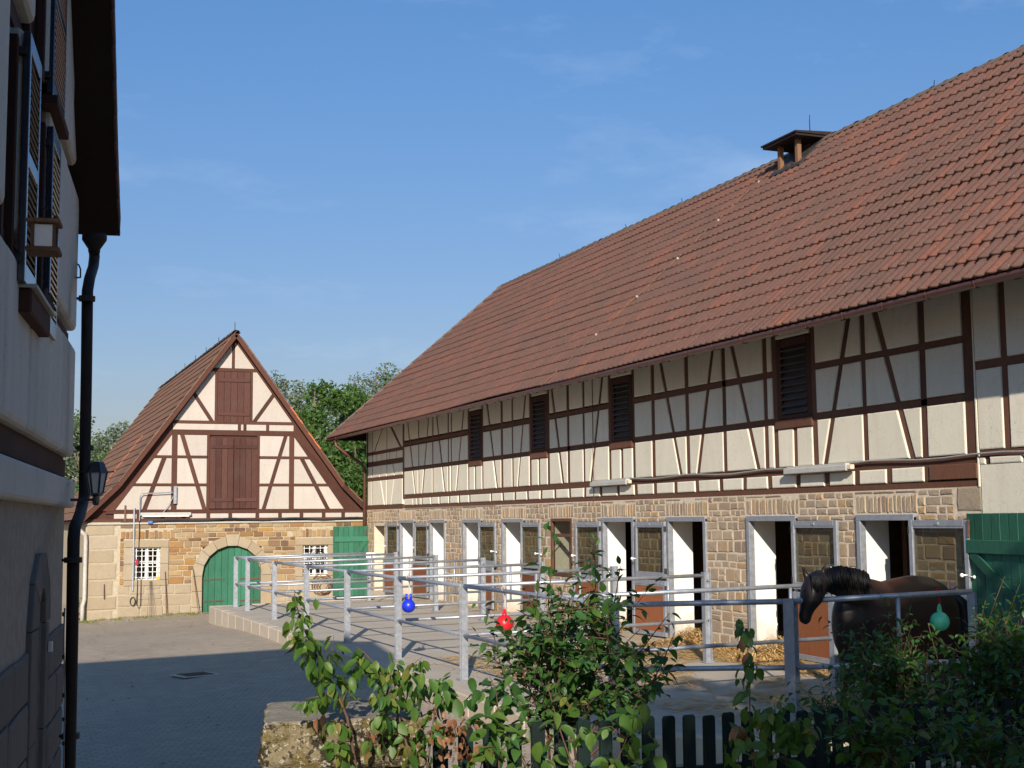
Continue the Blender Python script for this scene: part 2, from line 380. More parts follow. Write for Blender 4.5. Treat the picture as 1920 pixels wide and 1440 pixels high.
MT['kerb'] = m_stone('stained_concrete_kerb', [(.50, .42, .32), (.46, .39, .30), (.53, .45, .36)], rough_bump=.3)
def m_lichen():
    t = NT('lichen_sandstone'); a = t.noise(4, 6, .75); b = t.noise(11, 6, .8); c = t.noise(45, 4, .7); nz = t.n('ShaderNodeSeparateXYZ'); t.l(t.n('ShaderNodeNewGeometry').outputs['Normal'], nz.inputs[0])
    k = t.ramp(b, [(.25, (.11,.088,.055)), (.5, (.19,.155,.095)), (.75, (.26,.22,.15))])
    k = t.mix(t.ramp(a, [(.43, 0.), (.5, .85)]), k, (.10,.075,.022)); k = t.mix(t.ramp(b, [(.49, 0.), (.535, .95)]), k, (.022,.018,.012)); k = t.mix(t.ramp(c, [(.56, 0.), (.62, .8)]), k, (.34,.31,.25))
    k = t.mix(t.ramp(nz.outputs['Z'], [(.6, 0.), (.9, .8)]), k, (.26,.235,.20))
    return t.done(k, .95, t.mix(.5, b, c), 1., .02, .1)
MT['mossy'] = m_lichen()
MT['bounce_soil'] = m_simple('bounce_cutting_dark_soil', (.055, .045, .032), .35, 4, .95, .6, .02)
MT['straw'] = m_simple('golden_straw', (.58, .38, .15), .4, 9, .8)
MT['weed'] = m_leaf('weed_green', (.10, .14, .03), (.16, .19, .05), (.24, .22, .08), .2)
# ------------------------------------------------------------------ masonry and tile pieces
def stone_mesh(name, mat, seed, rough=.1):
    r = random.Random(seed); n = 8
    base = [(-.5,-.5),(0,-.5),(.5,-.5),(.5,0),(.5,.5),(0,.5),(-.5,.5),(-.5,0)]
    rim = [(x+(r.uniform(-1,1)*.035), y+(r.uniform(-1,1)*.05)) for x, y in base]
    rim = [(max(-.5,min(.5,x)), max(-.5,min(.5,y))) for x, y in rim]
    vs = [(x, y, -.5) for x, y in rim] + [(x, y, .45+r.uniform(-1,1)*rough) for x, y in rim]
    vs += [(x*(.90+r.uniform(-.05,.03)), y*(.86+r.uniform(-.07,.04)), .9+r.uniform(-1,1)*rough*1.8) for x, y in rim]
    vs.append((r.uniform(-.1,.1), r.uniform(-.1,.1), 1+r.uniform(-1,1)*rough*1.6))
    fs = [(i, (i+1)%n, n+(i+1)%n, n+i) for i in range(n)] + [(n+i, n+(i+1)%n, 2*n+(i+1)%n, 2*n+i) for i in range(n)]
    fs += [(2*n+i, 2*n+(i+1)%n, 3*n) for i in range(n)]
    me = bpy.data.meshes.new(name); me.from_pydata(vs, [], fs); me.materials.append(mat); me.update(); return me
def frame_M(o, ax, ay, az, sx, sy, sz):
    a = Vector(ax)*sx; b = Vector(ay)*sy; c = Vector(az)*sz
    return Matrix(((a.x,b.x,c.x,o[0]),(a.y,b.y,c.y,o[1]),(a.z,b.z,c.z,o[2]),(0,0,0,1)))
def pieces(items, variants, name, parent, mats, most=300, stuff='stones', keep=None):
    "items: (matrix, weight). The largest in view as objects of their own, the rest joined"
    items = sorted(items, key=lambda t: -t[1]); k = 0; mb = MB()
    for M, wgt in items:
        me = R.choice(variants)
        if k < most and wgt > 0: inst(name, me, M, parent); k += 1
        else: mb.add([M @ v.co for v in me.vertices], [tuple(p.vertices) for p in me.polygons])
    if mb.v: mb.build(stuff, mats, parent, kind='stuff')
def seen(p, size):
    "how large a piece at p shows, 0 outside the frame"
    v = Vector(p)-Vector((0,0,H)); z = v.dot(CF)
    if z < 1: return 0
    x, y = 960+FPX*v.dot(CR)/z, 720-FPX*v.dot(CU)/z
    return size/z if -40 < x < 1960 and -40 < y < 1480 else 0
def rubble(a0, a1, b0, b1, holes, hr, wr, arches=(), r=R):
    "coursed rubble: list of (a0, a1, b0, b1), cut round the holes"
    out = []; b = b0
    while b < b1-.04:
        h = r.uniform(*hr); nb = b+h
        if b1-nb < hr[0]*.7: nb = b1
        free = [(a0, a1)]
        for (h0, h1, g0, g1) in holes:
            if min(nb, g1)-max(b, g0) > .25*(nb-b):
                nf = []
                for s, e in free:
                    if h1 <= s or h0 >= e: nf.append((s, e)); continue
                    if h0 > s: nf.append((s, h0))
                    if h1 < e: nf.append((h1, e))
                free = nf
        for s, e in free:
            if e-s < .03: continue
            a = s
            while a < e-.001:
                wd = r.uniform(*wr)*(1.25 if r.random() < .15 else 1); na = a+wd
                if e-na < wr[0]*.8: na = e
                if nb-b > .17 and r.random() < .18 and na-a > .2:
                    m = b+(nb-b)*r.uniform(.4, .6); out += [(a, na, b, m), (a, na, m, nb)]
                else: out.append((a, na, b+r.uniform(-.008,.008), nb+r.uniform(-.008,.008)))
                a = na
        b = nb
    return out

def tile_mesh(name, mat, wd, ln, amp=.03, th=.02, seg=6):
    vs = []; fs = []
    def zz(t): return amp*(.5+.5*math.cos(2*math.pi*(t-.5)))  # trough in the middle, rolls at the sides joined to the neighbour
    for k in range(seg+1):
        t = k/seg; x = (t-.5)*wd*1.03
        bl = zz(t)/amp; f0 = .02-.05*bl
        vs += [(x, f0, zz(t)+.045), (x, ln, zz(t)*.9), (x, f0+.012, zz(t)+.045-th-.012), (x, f0-.008, zz(t)+.045-th*.4)]
    for k in range(seg):
        a = 4*k; b = 4*(k+1)
        fs += [(a, b, b+1, a+1), (a+3, b+3, b, a), (a+2, b+2, b+3, a+3)]
    me = bpy.data.meshes.new(name); me.from_pydata(vs, [], fs); me.materials.append(mat)
    me.polygons.foreach_set('use_smooth', [True]*len(me.polygons)); me.update(); return me

# ================================================================== LONG STABLE BARN
XB = 12.0
barn = thing('stable_barn', (XB, 26, 0), 'long half-timbered stable with rubble ground floor, open stall doors and red tiled roof', 'stable')
YN, YF = 7.0, 43.67                       # near and far ends of the long front
bm_ = lambda a, b, d: (XB-d, a, b)        # (along, up, proud) on the long front
OPEN = [(15.4,16.6,2.2),(18.3,19.66,2.2),(21.15,22.5,2.2),(23.98,25.33,2.2),(29.75,31.08,2.2),(32.65,33.98,2.2),(35.54,36.83,2.2),(38.4,39.77,2.2),(41.6,42.76,2.08)]
WIN = (26.97, 28.13, .97, 2.24)
# wall core with the openings left free
mb = MB(); cuts = sorted([(a, b, 0, t) for a, b, t in OPEN] + [WIN]); y = 14.02
for a, b, z0, z1 in cuts:
    mb.box((XB, y, -.4), (XB+.45, a, 2.6)); mb.box((XB, a, z1), (XB+.45, b, 2.6))
    mb.box((XB, a, -.4), (XB+.45, b, z0 if z0 > 0 else -.012)); y = b
mb.box((XB, y, -.4), (XB+.45, YF, 2.6))
swall = mb.build('stone_wall', MT['mortar'], barn)
# rubble stones
holes = [(a-.03, b+.03, -.1, t+.03) for a, b, t in OPEN] + [(WIN[0]-.02, WIN[1]+.02, WIN[2]-.02, WIN[3]+.02)]
st = rubble(14.55, YF, -.02, .62, holes, (.2,.3), (.25,.5)) + rubble(14.55, YF, .62, 2.235, holes, (.11,.23), (.13,.38))
arch = []
for a, b, t in OPEN + [(WIN[0], WIN[1], 2.24)]:
    y = a-.1
    while y < b+.1:
        wd = R.uniform(.07,.13); arch.append((y, min(y+wd, b+.12), 2.25, 2.51+R.uniform(-.02,.02))); y += wd
ah = [(a-.12, b+.14, 2.2, 2.54) for a, b, t in OPEN] + [(WIN[0]-.12, WIN[1]+.14, 2.2, 2.54)]
st += rubble(14.55, YF, 2.24, 2.58, ah, (.1,.17), (.14,.34)) + [(a0,a1,2.535,2.58) for a0,a1 in [(h[0],h[0]+.5) for h in ah]+[(h[0]+.5,h[0]+1.0) for h in ah]+[(h[0]+1.0,h[1]) for h in ah]]
st += arch
# corner quoins
z = 0.0
for k, hh in enumerate((.42,.36,.40,.38,.42,.25)):
    st.append((14.04, 14.52 if k % 2 else 14.48, z, z+hh)); z += hh
st.append((14.0, 14.5, 2.26, 2.6))
items = []
for a0, a1, b0, b1 in st:
    wd, ht = a1-a0-R.uniform(.016,.03), b1-b0-R.uniform(.014,.026)
    if wd < .02 or ht < .02: continue
    dp = R.uniform(.010,.024); c = (XB+.006, (a0+a1)/2, (b0+b1)/2)
    M = frame_M(c, (0,-1,0), (0,0,1), (-1,0,0), wd, ht, dp) @ Matrix.Rotation(R.uniform(-.012,.012), 4, 'Z')
    items.append((M, seen(c, wd*ht)))
SV = [stone_mesh('stone', MT['stone'], 100+i) for i in range(12)]
pieces(items, SV, 'stone', swall, MT['stone'])
# plastered wall to the right of the stone corner, upper wall core
MB().box((XB-.012, YN, -.4), (XB+.45, 14.0, 2.86)).build('lower_plaster_wall', MT['plaster'], barn)
upper = MB().box((XB+.05, YN, 2.6), (XB+.4, YF, 6.0)).build('wall_core', MT['timber_dark'], barn)
# timbers (centre line, width)
T = []
def tm(name, p, q, wd): T.append((name, p, q, wd))
WINS = [(17.68,18.78),(23.9,24.98),(28.2,29.28),(32.52,33.58)]
segs = [(14.25,17.68),(18.78,23.9),(24.98,28.2),(29.28,32.52),(33.58,39.37)]
tm('sill_beam', (14.02,2.635), (39.36,2.635), .1); tm('floor_beam', (14.02,2.95), (39.36,2.945), .115)
tm('sill_beam', (39.56,2.66), (YF,2.66), .14); tm('top_plate', (YN,5.33), (YF,5.33), .16)
tm('floor_beam', (YN,3.0), (14.02,3.0), .09); tm('rail', (YN,4.14), (14.05,4.14), .1)
for z in (4.53, 3.757):
    for a, b in segs: tm('rail', (a,z), (b,z), .098)
for z, wd in ((4.425,.1),(4.075,.15),(3.57,.105)): tm('rail', (39.56,z), (YF,z), wd)
for yy, wd in ((14.15,.2),(15.07,.12),(16.4,.12),(17.68,.13),(18.78,.13),(19.06,.12),(20.39,.12),(21.71,.12),(23.06,.14),(23.9,.12),(24.98,.12),(26.25,.11),(27.085,.13),
               (28.2,.13),(29.28,.13),(30.41,.1),(31.14,.16),(32.52,.12),(33.58,.12),(34.97,.1),(35.23,.11),(36.6,.11),(37.93,.11)):
    tm('post', (yy,3.0), (yy,5.25), wd)
tm('post', (39.46,2.9), (39.46,5.25), .2); tm('post', (42.93,2.73), (42.93,5.25), .1); tm('post', (43.57,2.73), (43.57,5.25), .17); tm('post', (41.27,2.73), (41.27,5.25), .07)
for yy in (13.49,12.15,10.8,9.4,8.1): tm('post', (yy,3.04), (yy,5.25), .12)
for p, q in (((39.03,5.25),(38.24,3)),((36.96,5.25),(37.57,3)),((36.27,5.25),(35.53,3)),((33.93,5.25),(34.57,3)),((32.19,5.25),(31.46,3)),((29.55,5.25),(30.08,3)),((28.0,5.25),(27.38,3)),
             ((25.29,5.25),(25.93,3)),((22.74,5.25),(21.98,3)),((20.73,5.25),(21.36,3)),((20.12,5.25),(19.33,3)),((16.70,5.25),(17.42,3)),((16.11,5.25),(15.36,3))): tm('brace', p, q, .105)
for p, q, wd in (((41.72,5.25),(42.72,4.47),.09),((40.93,5.25),(39.75,4.47),.1),((41.95,4.0),(42.07,3.62),.06),((40.63,4.0),(40.38,3.62),.08),((41.95,3.52),(41.5,2.73),.045),((40.43,3.52),(40.8,2.73),.05),
                 ((42.5,4.15),(42.5,4.38),.06),((41.85,4.15),(41.85,4.38),.06),((40.95,4.15),(40.95,4.38),.07),((40.2,4.15),(40.2,4.38),.06)): tm('brace', p, q, wd)
for a, b in WINS: tm('post', ((a+b)/2,3.0), ((a+b)/2,3.62), .1)
for yy in (38.43,38.03,37.62,36.74,35.99,35.15,34.35,33.51,31.9,31.08,30.27,29.46,28.66,27.85,27.03,26.24,25.44,24.63,23.84,23.04,22.22,21.41,20.57,19.78,19.0,18.17,17.39,16.65,15.88,15.06):
    tm('stub_post', (yy,2.685), (yy,2.89), .13)
tm('stub_post', (13.86,2.72), (13.86,2.95), .09); tm('stub_post', (13.2,2.74), (13.2,2.95), .06)
RJ = random.Random(31)
T = [(n, (p[0]+RJ.uniform(-.012,.012)*(n != 'rail'), p[1]+RJ.uniform(-.006,.006)*(n in ('rail','floor_beam','sill_beam'))), (q[0]+RJ.uniform(-.014,.014)*(n not in ('rail','sill_beam','floor_beam','top_plate')), q[1]+RJ.uniform(-.006,.006)*(n in ('rail','floor_beam','sill_beam'))), wd*RJ.uniform(.92,1.08)) if wd < .19 else (n, p, q, wd) for n, p, q, wd in T]
cells = [[(14.02,2.58),(YF,2.58),(YF,5.41),(14.02,5.41)], [(YN,2.86),(14.02,2.86),(14.02,5.41),(YN,5.41)]]
order = {'sill_beam':0,'floor_beam':0,'top_plate':0,'rail':1,'post':2,'stub_post':2,'brace':3}
# long members first so that every cell is closed by the time braces cut it
strips = [(p, q, wd) for n, p, q, wd in sorted(T, key=lambda t: (t[0] != 'post' or t[3] < .19, order[t[0]])) ]
cells = split_cells(cells, strips)
for P in cells:
    cx = sum(p[0] for p in P)/len(P); cz = sum(p[1] for p in P)/len(P)
    if 14.2 < cx < 15.06 and 2.6 < cz < 2.9: continue
    for Q in ([clip_half(P, (0,1), 5.08), clip_half(P, (0,-1), -3.62)] if any(a < cx < b for a, b in WINS) else [P]):
        Q = inset(Q, .004) if len(Q) > 2 else []
        if len(Q) < 3 or area(Q) < .004: continue
        mb = MB(); prism(mb, Q, -.06, .024+R.uniform(-.004,.004), bm_, .02)
        mb.build('plaster_panel', MT['plaster'], barn, fix=True)
for i, (n, p, q, wd) in enumerate(T):
    mb = MB(); prism(mb, strip_poly(p, q, wd), -.08, .001+.0006*(i % 9)+(.004 if n in ('rail','post') else 0), bm_, .004, False)
    mb.build(n, MT['timber'], barn, fix=True)
mb = MB(); prism(mb, [(14.06,2.69),(15.0,2.69),(15.0,2.89),(14.06,2.89)], -.06, .03, bm_, .008, False); mb.build('beam_block', MT['timber'], barn, fix=True)
# louvred loft windows
for a, b in WINS:
    a2, b2 = a+.06, b-.06
    mb = MB()
    for P in ([(a2,3.77),(a2+.13,3.77),(a2+.13,5.06),(a2,5.06)], [(b2-.13,3.77),(b2,3.77),(b2,5.06),(b2-.13,5.06)], [(a2+.13,3.77),(b2-.13,3.77),(b2-.13,3.84),(a2+.13,3.84)], [(a2+.13,4.94),(b2-.13,4.94),(b2-.13,5.06),(a2+.13,5.06)]):
        prism(mb, P, -.05, .012, bm_, .006, False)
    win = mb.build('louvre_window', MT['timber_dark'], barn, fix=True)
    MB().box((XB+.04, a2+.1, 3.8), (XB+.045, b2-.1, 4.97)).build('backing', MT['dark'], win)
    k = 0; z = 3.9
    while z < 4.93:
        MB().bbox((XB+.012, (a2+b2)/2, z), .006, (b2-a2)/2-.132, .055, (math.cos(.75),0,-math.sin(.75)), (0,1,0), (math.sin(.75),0,math.cos(.75))).build('slat', MT['louvre'], win); z += .112
    mb = MB(); prism(mb, [(a+.03,3.62),(b-.03,3.62),(b-.03,3.765),(a+.03,3.765)], -.03, .05, bm_, .01, False); mb.build('sill', MT['timber'], win, fix=True)
# stall doorways: galvanised frame, white reveals, split doors with glass above and orange board below
LEAF = {0:-1, 1:-1, 2:1, 3:1, 4:-1, 5:-1, 6:1, 7:1}       # which side of the opening the door lies back on
HINGE_EDGE = MT['galv']
def dutch_door(k, a, b, side):
    wd = 1.22; h = a-.02 if side < 0 else b+.02                # hinge line
    for part, z0, z1, ang in (('upper_door', 1.1, 2.16, R.uniform(.0,.02)), ('lower_door', .03, 1.06, R.uniform(.03,.11))):
        ex = Vector((-math.sin(ang), side*math.cos(ang), 0)); nx = Vector((-math.cos(ang), -side*math.sin(ang), 0)); o = Vector((XB-.065, h, 0))
        P3 = lambda s, z, d: o+ex*s+nx*d+Vector((0,0,z))
        mb = MB(); fw = .085
        for s0, s1, c0, c1 in ((0,fw,z0,z1),(wd-fw,wd,z0,z1),(fw,wd-fw,z1-fw,z1),(fw,wd-fw,z0,z0+fw*(1.3 if part == 'upper_door' else 1))):
            mb.bbox(P3((s0+s1)/2, (c0+c1)/2, .025), (s1-s0)/2, .025, (c1-c0)/2, ex, nx, (0,0,1), .006)
        mb.bbox(P3(wd/2, z1-fw-.012, .03), wd/2-fw, .012, .012, ex, nx, (0,0,1))
        d = mb.build(part, MT['galv'], barn)
        mb = MB().bbox(P3(wd/2, (z0+z1)/2, .022), wd/2-fw+.004, .004 if part == 'upper_door' else .012, (z1-z0)/2-fw+.004, ex, nx, (0,0,1))
        mb.build('glass_pane' if part == 'upper_door' else 'door_board', MT['glass'] if part == 'upper_door' else MT['door_orange'], d)
        for zz in (z0+.14, z1-.14):
            MB().bbox(P3(.0, zz, .03), .02, .02, .05, ex, nx, (0,0,1)).build('hinge', MT['iron'], d)
        if part == 'upper_door':
            mb = MB().tube([P3(wd-.045, 1.45, .05), P3(wd-.045, 1.45, .12)], .012, 8)
            mb.lathe(P3(wd-.045, 1.45, .11), [(.004,0),(.026,.008),(.03,.022),(.022,.038),(.004,.044)], 10, nx)
            mb.lathe(P3(wd+.09, 1.43, .03), [(.004,0),(.02,.006),(.024,.018),(.016,.032),(.004,.036)], 10, nx); mb.tube([P3(wd-.04,1.44,.05),P3(wd+.09,1.43,.045)], .007, 6)
            mb.build('door_knob', MT['white_metal'], d, smooth=True)
            MB().bbox(P3(wd/2, z1-fw*.55, .055), .04, .006, .02, ex, nx, (0,0,1), .003).build('catch_plate', MT['galv'], d)
for k, (a, b, t) in enumerate(OPEN):
    white = MT['white_wall'] if k < 8 else MT['cream_wall']
    mb = MB().box((XB+.004, b-.012, .0), (XB+.47, b-.001, t)).box((XB+.004, a+.001, 0), (XB+.47, a+.012, t)).box((XB+.004, a+.012, t-.012), (XB+.47, b-.012, t-.001))
    mb.build('reveal', white, barn)
    if k < 8:
        mb = MB()
        for P in ([(a-.06,0),(a+.035,0),(a+.035,t+.0),(a-.06,t+.0)], [(b-.035,0),(b+.06,0),(b+.06,t),(b-.035,t)], [(a-.06,t-.045),(b+.06,t-.045),(b+.06,t+.04),(a-.06,t+.04)]):
            prism(mb, P, -.05, .05 if P[0][1] == 0 else .054, bm_, .005, False)
        mb.build('door_frame', MT['galv'], barn, fix=True); dutch_door(k, a, b, LEAF[k])
# brown casement
a, b, z0, z1 = WIN; mb = MB()
for P in ([(a,z0),(a+.07,z0),(a+.07,z1),(a,z1)], [(b-.07,z0),(b,z0),(b,z1),(b-.07,z1)], [(a+.07,z1-.07),(b-.07,z1-.07),(b-.07,z1),(a+.07,z1)], [(a+.07,z0),(b-.07,z0),(b-.07,z0+.08),(a+.07,z0+.08)], [(a+.07,1.83),(b-.07,1.83),(b-.07,1.9),(a+.07,1.9)]):
    prism(mb, P, -.06, .02, bm_, .006, False)
w_ = mb.build('casement_window', MT['timber'], barn, fix=True)
MB().box((XB+.03, a+.06, z0+.06), (XB+.036, b-.06, z1-.06)).build('glass_pane', MT['glass'], w_)
MB().box((XB+.06, b-.03, z0), (XB+.45, b-.002, z1)).box((XB+.44, a, z0), (XB+.46, b, z1)).build('reveal', MT['white_wall'], w_)
# hidden sides, unseen loft floor put in to keep the stalls dark
MB().box((XB+.45, YF-.35, -.4), (19, YF, 5.6)).box((19, YN, -.4), (19.4, YF, 5.6)).box((XB+.45, YN, -.4), (19, YN+.35, 6.0)).build('end_wall', MT['plaster'], barn)
MB().box((XB+.45, YN+.35, 2.66), (19, YF-.35, 2.8)).build('unseen_loft_floor', MT['dark'], barn)
MB().box((XB+.45, YN+.35, -.4), (19, YF-.35, -.005)).build('stall_floor', MT['straw'], barn)
for yy in (17.4, 20.4, 23.2, 26.1, 28.9, 31.8, 34.7, 37.6): MB().box((13.4, yy, 0), (18.9, yy+.1, 2.2)).build('stall_partition', MT['stall_wood'], barn)

# ---- roof
RX0, RZ0, RX1, RZ1 = 10.93, 4.99, 15.5, 9.69
RU = Vector((RX1-RX0, 0, RZ1-RZ0)); RL = RU.length; RU.normalize(); RN = Vector((-RU.z, 0, RU.x))
YE, YR = 44.82, 39.96
mb = MB()
def roofpt(y, s, d=0): return Vector((RX0, y, RZ0))+RU*s+RN*d
vs = [roofpt(YN,0,-.03), roofpt(YE,0,-.03), roofpt(YR,RL,-.03), roofpt(YN,RL,-.03), roofpt(YN,0,-.08), roofpt(YE,0,-.08), roofpt(YR,RL,-.08), roofpt(YN,RL,-.08)]
mb.add(vs, [(0,1,2,3),(7,6,5,4),(0,4,5,1),(3,7,4,0)])
bx = 2*RX1-RX0
mb.add([(RX0,YE,RZ0-.04),(bx,YE,RZ0-.04),(RX1,YR,RZ1-.04)], [(0,1,2)])
mb.add([(bx,YE,RZ0-.04),(bx,YN,RZ0-.04),(RX1,YN,RZ1-.04),(RX1,YR,RZ1-.04)], [(0,1,2,3)])
roof = mb.build('roof', MT['soffit'], barn)
TV = [tile_mesh('roof_tile', MT['tile'], .205, .43, .055, .045)]
items = []; g = .365; rows = int(RL/g)
for i in range(rows+1):
    s = i*g; ymax = YE-(YE-YR)*(s/RL)+.02; y = YN+.1
    while y < ymax:
        c = roofpt(y, s, .0+.02*math.sin(y*.5+i*.7)*.5); tilt = R.gauss(0,.007)
        ln = min(1., (RL-s+.02)/.43)
        M = frame_M(c, (0,-1,0), (RU+RN*tilt).normalized(), RN, 1, ln, 1) @ Matrix.Rotation(R.gauss(0,.007)+(R.uniform(-.06,.06) if R.random() < .012 else 0), 4, 'Z') @ Matrix.Translation((0, .035*mnoise.noise(Vector((y*.22,i*.6,4)))+R.gauss(0,.003), R.uniform(0,.003)))
        items.append((M, seen(c, .1))); y += .205
pieces(items, TV, 'roof_tile', roof, MT['tile'], stuff='roof_tiles')
def cap_mesh(name, mat, r=.11, ln=.4):
    mb = MB(); n = 7; vs = []
    for j, (yy, rr) in enumerate(((0,r*1.08),(.05,r*1.08),(.06,r),(ln,r*.95))):
        vs += [(rr*math.cos(math.pi*k/n), yy, rr*math.sin(math.pi*k/n)*.8) for k in range(n+1)]
    me = bpy.data.meshes.new(name); me.from_pydata(vs, [], [(j*(n+1)+k, (j+1)*(n+1)+k, (j+1)*(n+1)+k+1, j*(n+1)+k+1) for j in range(3) for k in range(n)])
    me.materials.append(mat); me.update(); return me
CAP = cap_mesh('ridge_tile', MT['ridge'], .13)
y = YN
while y < YR:
    inst('ridge_tile', CAP, frame_M((RX1, y, RZ1-.04+R.uniform(-.008,.008)), (-1,0,0), (0,1,0), (0,0,1), 1, 1, 1) @ Matrix.Rotation(R.uniform(-.02,.02), 4, 'X'), roof); y += .37
hv = Vector((RX1-RX0, YR-YE, RZ1-RZ0)); hl = hv.length; hv.normalize(); k = 0
side = hv.cross(Vector((-.5,.5,.7))).normalized(); up = side.cross(hv)
for k in range(int(hl/.37)):
    inst('hip_tile', CAP, frame_M(Vector((RX0, YE, RZ0-.02))+hv*(k*.37), side, hv, up, 1, 1, 1), roof)
# rafters, gutter, downpipe, snow hooks
for y in [8+.86*i for i in range(42)]:
    MB().bbox(roofpt(y, .95, -.15), .05, .8, .068, (0,1,0), RU, RN).build('rafter', MT['soffit'], roof)
mb = MB(); prof = [(-.052,.035),(-.056,.0),(-.04,-.035),(0,-.052),(.04,-.035),(.056,.0)]
gx = RX0+.012
for (y0, y1) in ((YN, YE+.03),):
    vs = [(gx+p, y0, RZ0-.04+q) for p, q in prof]+[(gx+p, y1, RZ0-.04+q) for p, q in prof]+[(gx+p*.86, y0, RZ0-.04+q*.86) for p, q in prof]+[(gx+p*.86, y1, RZ0-.04+q*.86) for p, q in prof]
    n = len(prof); mb.add(vs, [(i, i+1, n+i+1, n+i) for i in range(n-1)]+[(2*n+i+1, 2*n+i, 3*n+i, 3*n+i+1) for i in range(n-1)]+[tuple(n+i for i in range(n))])
gut = mb.build('gutter', MT['brown_metal'], barn)
for y in [8.3+.88*i for i in range(42)]:
    MB().tube([(gx+p*1.12, y, RZ0-.04+q*1.12) for p, q in prof], .006, 5).build('gutter_bracket', MT['brown_metal'], gut)
dp = [(gx, YF+.1, 4.9), (gx+.02, YF+.08, 4.72), (gx+.28, YF+.02, 4.5), (XB-.2, YF-.05, 4.12), (XB-.1, YF-.06, 3.95), (XB-.1, YF-.06, .2)]
MB().tube(dp, .055, 10).build('downpipe', MT['brown_metal'], barn, smooth=True)
# roof ventilator on the ridge
vx0, vx1 = 14.75, 16.35; ya = onX(1492,247,vx0).y; yb = onX(1430,277,vx0).y; zt = onX(1492,247,vx0).z
mb = MB().box((vx0, ya, zt-.05), (vx1, yb, zt)).box((vx0-.03, ya-.03, zt-.002), (vx1+.03, yb+.03, zt+.03))
mb.add([(vx0-.03,ya-.03,zt+.03),(vx1+.03,ya-.03,zt+.03),(vx1+.03,yb+.03,zt+.03),(vx0-.03,yb+.03,zt+.03),(15.55,ya-.03,zt+.075),(15.55,yb+.03,zt+.075)], [(0,1,4),(3,5,2),(0,4,5,3),(1,2,5,4)])
vent = mb.build('ridge_vent', MT['black_metal'], barn)
for xx in (14.98, 16.1):
    for yy in (ya+.28, yb-.3): MB().box((xx-.045, yy-.045, RZ1-.65), (xx+.045, yy+.045, zt-.05)).build('vent_post', MT['wood'], vent)
MB().bbox(roofpt((ya+yb)/2, RL-.42, .05), (yb-ya)/2-.05, .45, .035, (0,1,0), RU, RN).build('flashing', MT['iron'], vent)
# lightning rods and the conductor running down the tiles
for px, py, qx, qy, X in ((1752,150,1752,182,15.5),(1278,372,1280,390,15.5),(1172,422,1176,436,15.5),(1048,477,1050,490,15.5),(1518,215,1519,250,15.5)):
    p, q = onX(px,py,X), onX(qx,qy,X); z1 = max(p.z, q.z+.25)
    MB().tube([(15.5,q.y,q.z-.06),(15.5,q.y+.01,(q.z+z1)/2),(15.5,p.y,z1)], [.014,.012,.008], 6).build('lightning_rod', MT['iron'], barn)
yy0, yy1 = 23.4, 25.7; pts = [roofpt(yy0+(yy1-yy0)*t, RL*(1-t), .075+.012*math.sin(t*40)) for t in [i/24 for i in range(25)]]
wr = MB().tube(pts, .008, 5).build('conductor_wire', MT['wood'], roof)
for i in (3, 7, 11, 15, 19): MB().bbox(pts[i], .022, .006, .022, RU, (0,1,0), RN).build('wire_clip', MT['grey_plastic'], wr)
# services on the front
pts = [(XB-.05, 13.0+i*.55, 2.985+.02*math.sin(i*1.3)+.01*math.sin(i*.4)) for i in range(24)]
MB().tube(pts, .014, 6).build('wall_cable', MT['cable'], barn)
MB().tube([(XB-.04, 25.75, 5.2-.1*i) for i in range(27)], .008, 5).build('wall_cable', MT['rust'], barn)
for y0, y1, lab in ((16.7,18.37,'long grey strip light under the nearest louvred window, above the eighth stall door'), (23.98,25.68,'long grey strip light under the third louvred window, farther along the stable')):
    t_ = thing('strip_light', (XB-.1, (y0+y1)/2, 2.95), lab, 'lamp', 'strip lights on the barn walls')
    MB().bbox((XB-.115, (y0+y1)/2, 2.93), .05, (y1-y0)/2, .045, bev=.012).build('housing', MT['grey_plastic'], t_)
    MB().bbox((XB-.075, (y0+y1)/2, 2.985), .06, (y1-y0)/2-.05, .02, bev=.005).build('diffuser', MT['grey_plastic'], t_)
    MB().bbox((XB-.115, y0-.05, 2.94), .035, .05, .035, bev=.008).build('end_cap', MT['cream_wall'], t_)
# ================================================================== GABLE BARN at the end of the yard
YG = 44.0; GC = 7.635
gab = thing('gable_barn', (GC, YG, -.7), 'half-timbered gable barn with ochre stone base, brown hay hatches and green arched door', 'barn')
gm = lambda a, b, d: (a, YG-d, b)
mb = MB()
ARC = (7.64, .53, .94)                    # centre x, springing height, radius
for x0, x1, z0, z1 in ((3.12,4.6,-1.3,2.28),(5.39,6.7,-1.3,2.28),(8.58,9.93,-1.3,2.28),(10.77,12.1,-1.3,2.28),(4.6,5.39,-1.3,.45),(4.6,5.39,1.46,2.28),(9.93,10.77,-1.3,.45),(9.93,10.77,1.46,2.28),(6.7,8.58,1.5,2.28)):
    mb.box((x0, YG, z0), (x1, YG+.5, z1))
mb.box((6.7, YG+.3, -1.3), (8.58, YG+.5, 1.5))
gw = mb.build('stone_wall', MT['mortar_o'], gab)
MB().box((3.12, YG+.5, -1.3), (3.5, 63, 2.28)).box((11.8, YG+.5, -1.3), (12.1, 63, 2.28)).box((3.5, 62.6, -1.3), (11.8, 63, 2.28)).build('side_wall', MT['mortar_o'], gab)
h1 = [(4.27,5.64,.27,1.69),(9.68,11.0,.27,1.69)]
ha = [(6.36,8.92,-2,.6),(6.42,8.86,.6,.9),(6.5,8.78,.9,1.15),(6.66,8.62,1.15,1.4),(6.9,8.4,1.4,1.62),(7.3,8.0,1.62,1.78)]
RS = random.Random(21)
low = rubble(4.1, 12.1, -.95, .3, h1+ha, (.24,.36), (.35,.8), r=RS)
